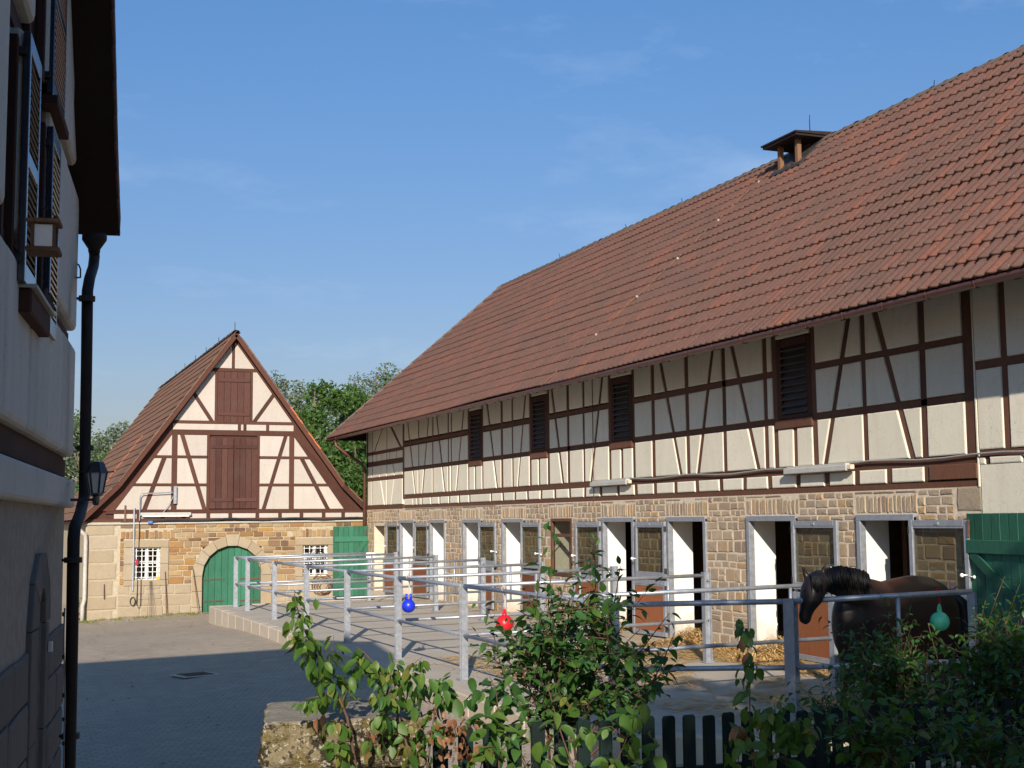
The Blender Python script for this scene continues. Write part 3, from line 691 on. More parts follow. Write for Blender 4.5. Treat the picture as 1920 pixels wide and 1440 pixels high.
up = rubble(4.15, 12.1, .3, 1.3, h1+ha, (.13,.24), (.22,.55), r=RS) + rubble(4.15, 12.1, 1.3, 2.27, h1+ha, (.1,.22), (.16,.5), r=RS)
arch = []
for a, b in ((4.27,5.64),(9.68,11.0)):
    y = a-.1
    while y < b+.1:
        wd = RS.uniform(.09,.17); arch.append((y, y+wd, 1.72, 1.98+RS.uniform(-.04,.04))); y += wd
up = [s_ for s_ in up if not any(a-.1 < (s_[0]+s_[1])/2 < b+.12 and 1.7 < (s_[2]+s_[3])/2 < 2.02 for a, b in ((4.27,5.64),(9.68,11.0)))] + arch
quo = []; z = -.95
for k, hh in enumerate((.5,.42,.5,.52,.42,.43,.43)): quo.append((3.12, 4.08+(.0 if k % 2 else -.25)*.4, z, min(z+hh, 2.27))); z += hh
for lst, var in ((low, [stone_mesh('stone', MT['ashlar'], 300+i, .06) for i in range(6)]), (quo, [stone_mesh('quoin', MT['ashlar'], 320+i, .04) for i in range(4)]), (up, [stone_mesh('stone', MT['stone_o'], 340+i) for i in range(12)])):
    items = []
    for a0, a1, b0, b1 in lst:
        wd, ht = a1-a0-.02, b1-b0-.018
        if wd < .03 or ht < .03: continue
        c = ((a0+a1)/2, YG+.006, (b0+b1)/2); items.append((frame_M(c, (1,0,0), (0,0,1), (0,-1,0), wd, ht, RS.uniform(.02,.04)), seen(c, wd*ht)))
    pieces(items, var, 'quoin' if lst is quo else 'stone', gw, MT['ashlar'] if lst is not up else MT['stone_o'], most=220)
# dressed surrounds
def block(P, name='surround_stone', d=.045, mat='ashlar'):
    mb = MB(); prism(mb, inset(P, .004), -.04, d+RS.uniform(-.004,.004), gm, .012); return mb.build(name, MT[mat], gw, fix=True)
for a, b in ((4.27,5.64),(9.68,11.0)):
    oa, ob = (4.6,5.39) if a < 6 else (9.93,10.77)
    block([(a,1.46),(b,1.46),(b,1.69),(a,1.69)]); block([(a,.27),(b,.27),(b,.45),(a,.45)])
    for x0, x1 in ((a,oa),(ob,b)): block([(x0,.45),(x1,.45),(x1,.95),(x0,.95)]); block([(x0,.95),(x1,.95),(x1,1.46),(x0,1.46)])
for k in range(9):
    t0, t1 = math.pi*k/9, math.pi*(k+1)/9; ro = 1.27 if k != 4 else 1.33
    block([(ARC[0]+.95*math.cos(t0), ARC[1]+.95*math.sin(t0)),(ARC[0]+ro*math.cos(t0), ARC[1]+ro*math.sin(t0)),(ARC[0]+ro*math.cos(t1), ARC[1]+ro*math.sin(t1)),(ARC[0]+.95*math.cos(t1), ARC[1]+.95*math.sin(t1))])
for x0, x1 in ((6.37,6.69),(8.59,8.91)):
    for z0, z1 in ((-.95,-.45),(-.45,.05),(.05,.53)): block([(x0,z0),(x1,z0),(x1,z1),(x0,z1)])
# arched green door of vertical boards
gd = MB().box((6.72, YG+.2, -.9), (8.56, YG+.24, .5)).build('arched_door', MT['green'], gab)
n = 9
for k in range(n):
    x0 = 6.70+1.88*k/n; x1 = 6.70+1.88*(k+1)/n-.008
    P = [(x0,-.72),(x1,-.72)] + [(x, ARC[1]+math.sqrt(max(0,.94**2-(x-ARC[0])**2))) for x in (x1,(x0+x1)/2,x0)]
    mb = MB(); prism(mb, P, -.2, -.135+(.004 if k % 2 else 0), gm, .006, False); mb.build('plank', MT['green'], gd, fix=True)
for z in (-.28,.41):
    for x0, x1 in ((6.66,7.4),(7.92,8.66)): MB().bbox(((x0+x1)/2, YG+.125, z), (x1-x0)/2, .008, .02).build('strap_hinge', MT['rust'], gd)
# barred windows
for a, b in ((4.6,5.39),(9.93,10.77)):
    wv = MB().box((a, YG+.2, .45), (b, YG+.22, 1.46)).build('window', MT['dark'], gab)
    mb = MB()
    for x0, x1 in ((a,a+.05),(b-.1,b),((a+b)/2-.06,(a+b)/2+.05)): mb.box((x0, YG+.13, .45), (x1, YG+.19, 1.46))
    for z in (.45,.95,1.41): mb.box((a+.05, YG+.135, z), (b-.1, YG+.185, z+.05))
    mb.build('sash', MT['white_metal'], wv)
    MB().box((a+.05, YG+.192, .5), (b-.1, YG+.196, 1.41)).build('pane', MT['glass'], wv)
    for k in range(5): MB().tube([(a+.06+(b-a-.12)*k/4, YG+.06, .45), (a+.06+(b-a-.12)*k/4, YG+.06, 1.46)], .013, 6).build('window_bar', MT['white_metal'], wv)
    for k in range(6): MB().tube([(a, YG+.045, .53+.165*k), (b, YG+.045, .53+.165*k)], .011, 6).build('window_bar', MT['white_metal'], wv)
MB().bbox((4.68, YG-.0, 1.0), .035, .02, .09).build('red_tag', MT['rope_red'], gab); MB().bbox((5.33, YG+.03, .5), .05, .03, .045).build('yellow_box', m_paint('yellow_plastic', (.6,.4,.02)), gab)
# timber gable
MB().add([(3.1,YG+.05,2.3),(12.15,YG+.05,2.3),(GC,YG+.05,8.2),(3.1,YG+.4,2.3),(12.15,YG+.4,2.3),(GC,YG+.4,8.2)], [(0,1,2),(5,4,3),(0,3,4,1),(1,4,5,2),(2,5,3,0)]).build('gable_core', MT['timber_dark'], gab)
GT = []
def gt(name, p, q, wd): GT.append((name, p, q, wd))
gt('rail', (6.85,7.15),(8.42,7.15),.1); gt('rail', (5.6,5.43),(9.66,5.43),.09); gt('tie_beam', (5.45,5.1),(9.8,5.1),.16)
for z, a, b in ((4.31,5.0,10.3),(3.42,4.35,10.9)): gt('rail', (a,z),(6.82,z),.08); gt('rail', (8.46,z),(b,z),.08)
gt('floor_beam', (3.7,2.575),(12.0,2.575),.12); gt('sill_beam', (3.15,2.31),(12.1,2.31),.09)
gt('post', (7.6,7.2),(7.6,8.1),.085)
for x, wd in ((5.775,.165),(9.54,.155),(6.835,.08),(8.445,.08)): gt('post', (x,2.63),(x,5.03),wd)
for x in (7.06,8.2): gt('post', (x,5.47),(x,7.11),.07)
for p, q, wd in (((6.32,6.4),(6.94,5.46),.11),((8.92,6.36),(8.29,5.46),.11),((6.0,5.03),(6.74,2.63),.12),((5.46,4.28),(4.87,2.63),.13),((9.34,5.03),(8.63,2.63),.11),((9.88,4.28),(10.76,2.63),.12)): gt('brace', p, q, wd)
for x in (7.82,8.0,8.74): gt('stub_post', (x,5.18),(x,5.39),.09)
for x in (4.7,5.42,6.09,6.86,7.56,8.43,9.17,9.88,10.62,11.28): gt('stub_post', (x,2.35),(x,2.52),.11)
cells = [[(6.93,7.19),(8.34,7.19),(7.64,8.1)], [(5.73,5.47),(9.55,5.47),(8.37,7.11),(6.9,7.11)], [(5.7,5.18),(9.62,5.18),(9.62,5.39),(5.7,5.39)], [(3.97,2.63),(11.36,2.63),(9.66,5.03),(5.66,5.03)], [(3.95,2.355),(12.0,2.355),(12.0,2.515),(3.95,2.515)]]
cells = split_cells(cells, [(p,q,wd) for n_,p,q,wd in sorted(GT, key=lambda t: order.get(t[0],0))]) + [[(11.36,3.32),(11.43,3.32),(11.98,2.65),(11.74,2.65)],[(3.62,2.66),(3.72,2.66),(3.86,2.82),(3.82,2.86)]]
for P in cells:
    cx = sum(p[0] for p in P)/len(P); cz = sum(p[1] for p in P)/len(P)
    if (7.06 < cx < 8.2 and 5.4 < cz < 7.12) or (6.85 < cx < 8.44 and 2.63 < cz < 5.03): continue
    Q = inset(P, .004)
    if len(Q) < 3 or area(Q) < .003: continue
    mb = MB(); prism(mb, Q, -.05, .006+R.uniform(-.003,.003), gm, .012); mb.build('plaster_panel', MT['plaster_white'], gab, fix=True)
for i, (n_, p, q, wd) in enumerate(GT):
    mb = MB(); prism(mb, strip_poly(p,q,wd), -.06, .012+.0007*(i%9)+(.004 if n_ in ('post','rail') else 0), gm, .004, False); mb.build(n_, MT['timber_g'], gab, fix=True)
for sg in (-1,1):
    mx = lambda x: GC+(x-GC)*sg if sg == 1 else 2*GC-x
    for P in ([(7.635,8.1),(7.635,8.34),(5.5,5.42),(5.68,5.42)], [(5.68,5.42),(5.5,5.42),(4.0,3.42),(3.2,2.6),(3.95,2.6),(5.68,5.03)]):
        for tri in ([P] if len(P) == 4 else [[P[0],P[1],P[2],P[5]],[P[5],P[2],P[3],P[4]]]):
            mb = MB(); prism(mb, [(mx(x),z) for x, z in tri], -.05, .03+.002*len(P)*.1, gm, .004, False); mb.build('principal_rafter', MT['timber_g'], gab, fix=True)
# hay hatches of vertical planks
def hatch(x0, x1, z0, z1, n):
    hb = MB().box((x0, YG-.005, z0), (x1, YG+.02, z1)).build('hay_hatch', MT['timber_dark'], gab)
    for k in range(n):
        a = x0+(x1-x0)*k/n+.004; b = x0+(x1-x0)*(k+1)/n-.004
        mb = MB(); prism(mb, [(a,z0),(b,z0),(b,z1),(a,z1)], -.0, .028+.004*(k%2), gm, .006, False); mb.build('plank', MT['hatch'], hb, fix=True)
    for z in (z0+.28, z1-.28): MB().bbox(((x0+x1)/2, YG-.045, z), (x1-x0)/2-.03, .012, .055, bev=.004).build('ledge', MT['hatch'], hb)
hatch(7.1, 8.16, 5.43, 7.09, 5); hatch(6.88, 7.64, 2.66, 4.93, 4); hatch(7.655, 8.41, 2.66, 4.93, 4)
# roof: two slopes with a kick at the eaves
YV = YG-.28; YE2 = 63.5
prof = [(2.9,2.32),(4.05,3.46),(GC,8.36)]
mb = MB()
for sg in (-1,1):
    q = [(x if sg < 0 else 2*GC-x, z) for x, z in prof]
    vs = [(x, yy, z+dz) for dz in (-.03,-.1) for yy in (YV,YE2) for x, z in q]
    mb.add(vs, [(0,1,4,3),(1,2,5,4),(6,9,10,7),(7,10,11,8),(0,6,7,1),(1,7,8,2),(0,3,9,6),(3,4,10,9),(4,5,11,10)])
groof = mb.build('roof', MT['soffit'], gab)
mb = MB(); mb.add([(3.1,YE2-.3,2.3),(12.17,YE2-.3,2.3),(GC,YE2-.3,8.3)], [(0,1,2)]); mb.build('rear_gable', MT['plaster_white'], gab)
TG = tile_mesh('roof_tile', MT['tile_dark'], .23, .46, .03, .022, 4)
items = []; nr = 0
for (xa, za), (xb, zb) in zip(prof[:-1], prof[1:]):
    u = Vector((xb-xa, 0, zb-za)); L = u.length; u.normalize(); nn = Vector((-u.z,0,u.x)); k = 0
    rows = max(1, round(L/.375)); g2 = L/rows
    for i in range(rows):
        y = YV+.1
        while y < YE2:
            c = Vector((xa,y,za))+u*(i*g2)+nn*.005*math.sin(y*1.1+i); items.append((frame_M(c, (0,-1,0), u, nn, 1, 1, 1) @ Matrix.Rotation(R.uniform(-.02,.02), 4, 'Z'), seen(c,.1))); y += .23
    # right-hand slope: only its verge shows, a few tiles deep
    u2 = Vector((-u.x,0,u.z)); n2 = Vector((u.z,0,u.x))
    for i in range(rows):
        for j in range(5):
            c = Vector((2*GC-xa, YV+.1+j*.23, za))+u2*(i*g2); items.append((frame_M(c, (0,1,0), u2, n2, 1, 1, 1) @ Matrix.Rotation(R.uniform(-.03,.03), 4, 'Z'), seen(c,.14)))
pieces(items, [TG], 'roof_tile', groof, MT['tile_dark'], most=260, stuff='roof_tiles')
# a column of new orange tiles
p = onX(240, 840, 5.0)
ua = Vector((GC-4.05,0,8.36-3.46)).normalized(); na = Vector((-ua.z,0,ua.x))
TN = tile_mesh('new_roof_tile', MT['tile_new'], .23, .46, .03, .022, 4)
for i in range(6):
    c = Vector((4.05,49.25,3.46))+ua*(.05+i*.375)+na*.02; inst('new_roof_tile', TN, frame_M(c, (0,-1,0), ua, na, 1, 1, 1), groof)
for sg in (-1,1):
    q = [Vector((x if sg < 0 else 2*GC-x, YV-.012, z-.06)) for x, z in prof]
    for a, b in zip(q[:-1], q[1:]):
        d = (b-a); MB().bbox((a+b)/2+Vector((0,0,-.02)), d.length/2, .014, .07, d.normalized(), (0,1,0), d.normalized().cross(Vector((0,-1,0)))).build('verge_board', MT['timber_g'], groof)
        for i in range(int(d.length/.34)):
            c = a+d.normalized()*(i*.34+.15)+Vector((0,.02,.11)); MB().bbox(c, .17, .05, .022, (d.normalized()+Vector((0,0,-.06))).normalized(), (0,1,0), d.normalized().cross(Vector((0,-1,0))), .006).build('verge_tile', MT['tile_new'] if (sg > 0 and 2 < i < 9 and a.z < 5 and i % 3) else MT['tile_dark'], groof)
y = YV
while y < YE2:
    inst('ridge_tile', CAP, frame_M((GC, y, 8.33+R.uniform(-.01,.01)), (-1,0,0), (0,1,0), (0,0,1), 1, 1, 1), groof); y += .37
for y in (44.0,47.2,50,52.6,55.5,58.2): MB().tube([(GC,y,8.38),(GC,y,8.72 if y < 45 else 8.64)], .012, 5).build('lightning_rod', MT['iron'], groof)
# gutter pipe at the left corner, conduits, hose, lamp
MB().tube([(2.86,YG-.1,2.22),(2.9,YG-.14,2.05),(3.1,YG-.12,1.88),(3.12,YG-.1,1.7),(3.12,YG-.1,-.1),(3.06,YG-.2,-.3),(3.06,YG-.2,-.85)], .065, 10).build('downpipe', m_simple('faded_grey_pipe', (.42,.38,.34), .15, 9, .6), gab, smooth=True)
MB().tube([(3.1,YG-.05,2.2),(12.0,YG-.05,2.24)], .03, 8).build('conduit', MT['grey_plastic'], gab)
MB().tube([(5.05+i*.29, YG-.09, 2.25+.03*math.sin(i*.9)+min(i,5)*.012) for i in range(25)], .035, 8).build('black_hose', MT['black_hose'], gab)
MB().lathe((4.98,YG-.09,2.24), [(.03,0),(.05,.01),(.05,.13),(.03,.14)], 10, (1,0,0)).build('hose_coupling', m_paint('blue_plastic', (.05,.2,.5)), gab)
MB().tube([(4.56,YG-.05,2.7),(4.56,YG-.05,.12)], .03, 8).build('riser_pipe', MT['galv'], gab)
MB().tube([(4.72,YG-.1,2.3),(4.72,YG-.12,3.05),(4.78,YG-.14,3.14),(5.72,YG-.14,3.18)], .018, 6).build('swing_arm', MT['galv'], gab)
MB().tube([(5.42,YG-.1,2.52),(5.62,YG-.1,2.8),(5.74,YG-.1,3.05)], .014, 6).build('swing_arm', MT['cable'], gab)
MB().bbox((5.8,YG-.08,3.1), .05, .03, .28, bev=.008).build('arm_bracket', MT['galv'], gab)
t_ = thing('strip_light', (5.52,YG-.12,2.48), 'strip light on the gable barn, above its left barred window', 'lamp', 'strip lights on the barn walls')
MB().bbox((5.52,YG-.1,2.5), .78, .05, .05, bev=.012).build('housing', MT['grey_plastic'], t_); MB().bbox((5.52,YG-.1,2.435), .72, .045, .018, bev=.005).build('diffuser', MT['white_metal'], t_)
MB().box((4.26,YG-.05,2.25), (4.31,YG-.02,2.78)).build('wooden_peg', MT['wood'], gab)
MB().tube([(4.72,YG-.08,2.28),(4.71,YG-.06,.9),(4.68,YG-.07,-.3),(4.75,YG-.07,-.42),(4.8,YG-.07,-.3),(4.8,YG-.07,.5)], .012, 6).build('hanging_cable', MT['black_hose'], gab)
for i in range(3): MB().tube([(4.56+.07*math.cos(a)*(1+.1*i), YG-.06-.01*i, -.2+.13*math.sin(a)) for a in [k*math.pi/6 for k in range(13)]], .01, 5).build('cable_loop', MT['black_hose'], gab)
# tools leaning on the gable
for nm, p, q, r_, lab in (('rake_handle', (6.38,YG-.12,.78), (6.56,YG-.35,-.72), .014, 'thin wooden handle leaning beside the green arched door'),
                          ('iron_bar', (5.54,YG-.06,.7), (5.58,YG-.2,-.62), .016, 'dark iron bar standing right of the left barred window'),
                          ('iron_bar', (3.7,YG-.05,.35), (3.7,YG-.1,-.1), .014, 'short rusty rod hanging on the ochre wall left of the window')):
    tag(MB().tube([p, q], r_, 6).build(nm, MT['rust'] if nm != 'rake_handle' else MT['wood']), lab, 'tool')
t_ = thing('hay_fork', (5.1,YG-.2,-.75), 'thin two-legged wire stand below the barred window', 'tool')
for dx in (-.12,-.02,.02,.12): MB().tube([(5.1+dx*.25,YG-.08,.42),(5.1+dx,YG-.25,-.76)], .005, 5).build('tine', MT['iron'], t_)
tag(MB().bbox((6.45,YG-.5,-.66), .75, .05, .03, (1,.02,.05)).build('ground_bar', MT['rust']), 'rusty flat bar lying at the foot of the gable wall', 'bar')
tag(MB().tube([(4.9+.4*math.cos(a), YG-.75+.3*math.sin(a), -.78+.04*math.sin(a*.5)) for a in [k*math.pi/9 for k in range(16)]], .016, 6).build('ground_hose', MT['rust']), 'brown hose loop lying on the yard by the gable', 'hose')
for cx, cz, r_, lab in ((10.35,1.05,.3,'black hose coil hung on the right barred window'),(10.55,.18,.34,'brown hose coil standing behind the railings below the window')):
    t_ = thing('hose_coil', (cx,YG-.12,cz), lab, 'hose')
    for i in range(4): MB().tube([(cx+(r_-.06*i)*math.cos(a), YG-.12-.05*i, cz+(r_-.055*i)*math.sin(a)+.02*math.sin(a*3+i)) for a in [k*math.pi/10 for k in range(21)]], .012, 6).build('hose_turn', MT['black_hose'] if cz > .5 else MT['rust'], t_)
# tall green board doors folded out at the ends of the stable
def board_door(name, hinge, ang, wd, z0, z1, n, lab):
    ex = Vector((math.cos(ang), math.sin(ang), 0)); nx = Vector((ex.y, -ex.x, 0))
    if nx.dot(Vector((0,0,0))-Vector(hinge)) < 0: nx = -nx
    t_ = thing(name, hinge, lab, 'door', 'green board doors of the stable'); o = Vector(hinge); P3 = lambda s, z, d: o+ex*s+nx*d+Vector((0,0,z-hinge[2]))
    MB().bbox(P3(wd/2,(z0+z1)/2,-.02), wd/2, .012, (z1-z0)/2-.01, ex, nx).build('backing', MT['green'], t_)
    for k in range(n):
        a, b = wd*k/n, wd*(k+1)/n-.008
        MB().bbox(P3((a+b)/2,(z0+z1)/2,.004+.003*(k%2)), (b-a)/2, .014, (z1-z0)/2, ex, nx, (0,0,1), .004).build('plank', MT['green'], t_)
    for z in (z0+.35, z1-.42): MB().bbox(P3(wd/2, z, .04), wd/2-.03, .018, .085, ex, nx, (0,0,1), .005).build('ledge', MT['green'], t_)
    d = P3(wd-.1,z0+.45,.036)-P3(.12,z1-.5,.036); ln = d.length; d.normalize()
    MB().bbox((P3(wd-.1,z0+.45,.036)+P3(.12,z1-.5,.036))/2, ln/2, .014, .07, d, nx, d.cross(nx), .004).build('brace', MT['green'], t_)
    MB().tube([P3(.1,z1-.3,.05),P3(.11,z1-.08,.05)], .018, 6).build('bolt', MT['rust'], t_)
    return t_
board_door('board_door', (11.93,14.22,0), math.atan2(-.974,-.225), 2.6, .06, 2.24, 12, 'green board door standing open beside the nearest stall door')
bd = board_door('board_door', (12.02,43.5,0), math.pi, 1.2, -.2, 2.06, 7, 'green board door with a gap below, beside the far stable corner')
# side of the gable barn and what stands at the corner
bd2 = MB().box((3.06,46.6,-.9), (3.12,50.2,1.9)).build('side_door', MT['green'], gab)
t_ = thing('flower_pot', (2.86,44.6,-.86), 'orange clay flower pot with a green plant at the barn corner', 'plant pot')
MB().lathe((2.86,44.6,-.86), [(.12,0),(.17,.26),(.19,.26),(.19,.32),(.15,.32)], 12).build('pot', MT['tile_new'], t_)
mb = MB(); rr = random.Random(3)
for _ in range(60):
    c = Vector((2.86+rr.uniform(-.2,.2),44.6+rr.uniform(-.2,.2),-.5+rr.uniform(0,.55))); a = Vector((rr.uniform(-1,1),rr.uniform(-1,1),rr.uniform(-.3,1))).normalized(); b = a.orthogonal().normalized()
    mb.add([c-a*.07,c+b*.04,c+a*.07,c-b*.04], [(0,1,2,3)])
mb.build('leaves', MT['weed'], t_)
# ================================================================== LEFT HOUSE, its gable wall in shade
HW = Vector((.13810464,.99041764,0)); HN = Vector((.99041764,-.13810464,0)); HC = Vector((.81401649,12.97448948,0))
def hl(s, z, d=0): return HC-HW*s+HN*d+Vector((0,0,z))
hm = lambda a, b, d: hl(a, b, d)
def hp(x, y, d):
    v = ray(x, y); return v*((HC.dot(HN)+d)/v.dot(HN)) + Vector((0,0,H))
house = thing('stone_house', hl(4.3,-.5,-3), 'shaded house gable with stone ground floor, cushioned plaster panels and tall louvred shutters', 'house')
S0, S1 = .9, 7.8
def hbox(mb, s0, s1, z0, z1, d0, d1, mi=0):
    vs = [hl(s,z,d) for z in (z0,z1) for s,d in ((s0,d0),(s1,d0),(s1,d1),(s0,d1))]
    return mb.add(vs, [(0,3,2,1),(4,5,6,7),(0,1,5,4),(1,2,6,5),(2,3,7,6),(3,0,4,7)], mi)
mb = MB(); NI = (2.6,3.12)
hbox(mb,S0,NI[0],-1,2.35,-.45,-.01); hbox(mb,NI[1],S1,-1,2.35,-.45,-.01); hbox(mb,NI[0],NI[1],1.76,2.35,-.45,-.01); hbox(mb,NI[0],NI[1],-1,1.76,-.45,-.3)
hbox(mb,S0,S0+.4,-1,2.35,-8,-.45); hbox(mb,S1-.4,S1,-1,2.35,-8,-.45); hbox(mb,S0,S1,-1,2.35,-8.4,-8)
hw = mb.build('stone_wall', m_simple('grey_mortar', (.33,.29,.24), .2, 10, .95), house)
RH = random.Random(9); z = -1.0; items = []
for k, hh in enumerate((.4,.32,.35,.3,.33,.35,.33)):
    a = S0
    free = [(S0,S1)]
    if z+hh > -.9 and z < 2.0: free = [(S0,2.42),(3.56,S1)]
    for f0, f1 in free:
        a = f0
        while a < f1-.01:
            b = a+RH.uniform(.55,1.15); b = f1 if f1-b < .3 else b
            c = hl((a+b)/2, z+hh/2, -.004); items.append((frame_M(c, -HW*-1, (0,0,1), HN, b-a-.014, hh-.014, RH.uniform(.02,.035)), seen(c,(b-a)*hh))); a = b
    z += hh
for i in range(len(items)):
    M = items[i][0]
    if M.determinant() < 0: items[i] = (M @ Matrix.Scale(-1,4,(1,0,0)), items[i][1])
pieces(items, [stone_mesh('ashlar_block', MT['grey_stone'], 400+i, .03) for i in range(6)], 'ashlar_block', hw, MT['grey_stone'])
def hblock(P, d=.03, mat='grey_stone', nm='surround_stone', par=None):
    mb = MB(); prism(mb, inset(P,.004), -.3, d, hm, .012); return mb.build(nm, MT[mat], par or hw, fix=True)
for z0, z1 in ((-1,-.1),(-.1,.75),(.75,1.5)): hblock([(2.43,z0),(2.59,z0),(2.59,z1),(2.43,z1)]); hblock([(3.13,z0),(3.55,z0),(3.55,z1),(3.13,z1)])
for k in range(5):
    t0, t1 = math.pi*k/5, math.pi*(k+1)/5
    hblock([(2.86+.26*math.cos(t0),1.5+.26*math.sin(t0)),(2.92+.63*math.cos(t0),1.5+.53*math.sin(t0)),(2.92+.63*math.cos(t1),1.5+.53*math.sin(t1)),(2.86+.26*math.cos(t1),1.5+.26*math.sin(t1))])
mb = MB(); prism(mb, [(2.6,-1),(3.12,-1),(3.12,1.76),(2.6,1.76)], -.29, -.25, hm, .0); mb.build('niche_door', MT['timber_dark'], house, fix=True)
MB().bbox(hl(2.5,1.32,.05), .03, .012, .035, HW, HN).build('door_sign', MT['white_metal'], house)
# ledge, upper wall core, cushion panels
mb = MB(); prism(mb, [(S0-.03,2.34),(S1,2.34),(S1,2.57),(S0-.03,2.57)], -.2, .07, hm, .03); mb.build('ledge', MT['plaster_house'], house, fix=True)
mb = MB(); prism(mb, [(S0,2.57),(S1,2.57),(S1,4.9),(5.62,7.05),(3.0,7.05),(S0,4.95)], -8.4, -.03, hm, 0); mb.build('wall_core', MT['timber_dark'], house, fix=True)
WINH = [(5.08,5.6,3.62,4.95),(3.52,4.42,3.62,4.9),(3.72,4.6,5.12,6.6)]
def cushions(z0, z1, edges, d, bev):
    for a, b in zip(edges[:-1], edges[1:]):
        if z0 > 3.8 and any(a < w1-.02 and b > w0+.02 and z0 < q1-.2 and z1 > q0+.2 for w0,w1,q0,q1 in WINH): continue
        mb = MB(); P = [(a+.012,z0),(b-.012,z0),(b-.012,z1),(a+.012,z1)]
        P = clip_half(clip_half(P, (1.06,-1), .72*1.06-4.72), (-1.06,-1), -7.9*1.06-4.72)
        if len(P) < 3 or area(P) < .02: continue
        prism(mb, P, -.06, d+RH.uniform(-.006,.006), hm, bev); mb.build('plaster_panel', MT['plaster_house'], house, fix=True)
cushions(2.77, 3.7, [S0,2.0,3.15,4.3,5.45,6.6,S1], .05, .04)
cushions(3.85, 5.02, [S0,1.6,2.2,2.8,3.5,4.44,5.06,5.62,6.4,7.1,S1], .055, .042)
cushions(5.2, 6.95, [S0,1.25,1.8,2.6,3.7,4.62,5.6,6.5], .06, .042)
for z, wd in ((2.67,.14),(3.775,.1),(5.11,.12)):
    mb = MB(); prism(mb, [(S0,z-wd/2),(S1,z-wd/2),(S1,z+wd/2),(S0,z+wd/2)], -.05, -.012, hm, 0); mb.build('timber_beam', MT['timber_dark'], house, fix=True)
# windows
for (a,b,z0,z1) in WINH:
    mb = MB(); prism(mb, [(a,z0),(b,z0),(b,z1),(a,z1)], -.03, -.02, hm, 0); wv = mb.build('window', MT['glass'], house, fix=True)
    mb = MB()
    for P in ([(a,z0),(a+.07,z0),(a+.07,z1),(a,z1)],[(b-.07,z0),(b,z0),(b,z1),(b-.07,z1)],[(a+.07,z0),(b-.07,z0),(b-.07,z0+.07),(a+.07,z0+.07)]): prism(mb, P, -.03, .03, hm, .004, False)
    mb.build('frame', MT['timber_dark'], wv, fix=True)
def shutter(a, b, z0, z1, mat, slat, d=.075):
    t_ = MB()
    for s0,s1,c0,c1 in ((a,a+.06,z0,z1),(b-.06,b,z0,z1),(a+.06,b-.06,z0,z0+.11),(a+.06,b-.06,z1-.1,z1),(a+.06,b-.06,(z0+z1)/2-.04,(z0+z1)/2+.04)):
        t_.bbox(hl((s0+s1)/2,(c0+c1)/2,d+.02), (s1-s0)/2, .02, (c1-c0)/2, HW, HN, (0,0,1), .004)
    sh = t_.build('shutter', MT[mat], house)
    z = z0+.15
    while z < z1-.13:
        if abs(z-(z0+z1)/2) > .05: MB().bbox(hl((a+b)/2,z,d+.02), (b-a)/2-.058, .005, .026, HW, (HN*.6+Vector((0,0,.8))).normalized(), (Vector((0,0,.6))-HN*.8).normalized()).build('slat', MT[slat], sh)
        z += .047
    for z in (z0+.12, z1-.12): MB().bbox(hl(b-.0,z,d-.01), .03, .03, .02, HW, HN).build('hinge', MT['iron'], sh)
shutter(4.46, 5.06, 3.56, 5.0, 'blue_shutter', 'slat', .05); shutter(2.92, 3.5, 3.5, 4.9, 'blue_shutter', 'blue_shutter', .035); shutter(2.78, 3.66, 5.08, 6.5, 'blue_shutter', 'blue_shutter', .04)
MB().bbox(hl(4.4,3.47,.06), .55, .06, .07, HW, HN, (0,0,1), .01).build('window_box', MT['timber_dark'], house)
MB().bbox(hl(4.4,3.55,.075), .57, .075, .01, HW, HN, (0,0,1), .004).build('sill', MT['grey_plastic'], house)
MB().bbox(hl(3.25,5.03,.06), .45, .055, .03, HW, HN, (0,0,1), .006).build('sill', MT['timber_dark'], house)
for q in range(7): MB().tube([hl(3.6+.09*q,3.6,.1), hl(3.6+.09*q,3.66+.03*(q%2),.1)], .02, 6).build('flower_stub', MT['iron'], house)
MB().tube([hl(3.65,4.3,.02),hl(3.6,4.3,.08),hl(3.6,4.05,.08)], .008, 5).build('shutter_hook', MT['iron'], house)
# roof with a half hip, verge towards us
VD = .36
prof = [(.66,4.87),(1.35,5.36),(3.0,7.05)]; SR, ZR, DR = 4.3, 8.3, -2.0
def rp(s, z, d, up=0): return hl(s, z+up, d)
def on_roof(s): return 4.87+(s-.66)*.49/.69 if s < 1.35 else 5.36+(s-1.35)*(ZR-5.36)/(SR-1.35)
sT = 3.0; zT = on_roof(sT); prof[2] = (sT, zT)
mb = MB()
for up in (0,-.12):
    A = [rp(.66,4.87,VD,up),rp(1.35,5.36,VD,up),rp(sT,zT,VD,up),rp(SR,ZR,DR,up),rp(SR,ZR,-8.7,up),rp(1.35,5.36,-8.7,up),rp(.66,4.87,-8.7,up)]
    B = [rp(2*SR-.66,4.87,VD,up),rp(2*SR-1.35,5.36,VD,up),rp(2*SR-sT,zT,VD,up),rp(SR,ZR,DR,up),rp(SR,ZR,-8.7,up),rp(2*SR-1.35,5.36,-8.7,up),rp(2*SR-.66,4.87,-8.7,up)]
    mb.add(A, [(0,1,5,6),(1,2,3,4,5)]); mb.add(B, [(0,1,5,6),(1,2,3,4,5)]); mb.add([A[2],B[2],A[3]], [(0,1,2)])
mb.add([rp(.66,4.87,VD),rp(.66,4.76,VD),rp(.66,4.76,-8.7),rp(.66,4.87,-8.7)], [(0,1,2,3)])
for a, b in zip(prof[:-1], prof[1:]): mb.add([rp(*a,VD),rp(*b,VD),rp(*b,VD,-.12),rp(*a,VD,-.12)], [(0,1,2,3)])
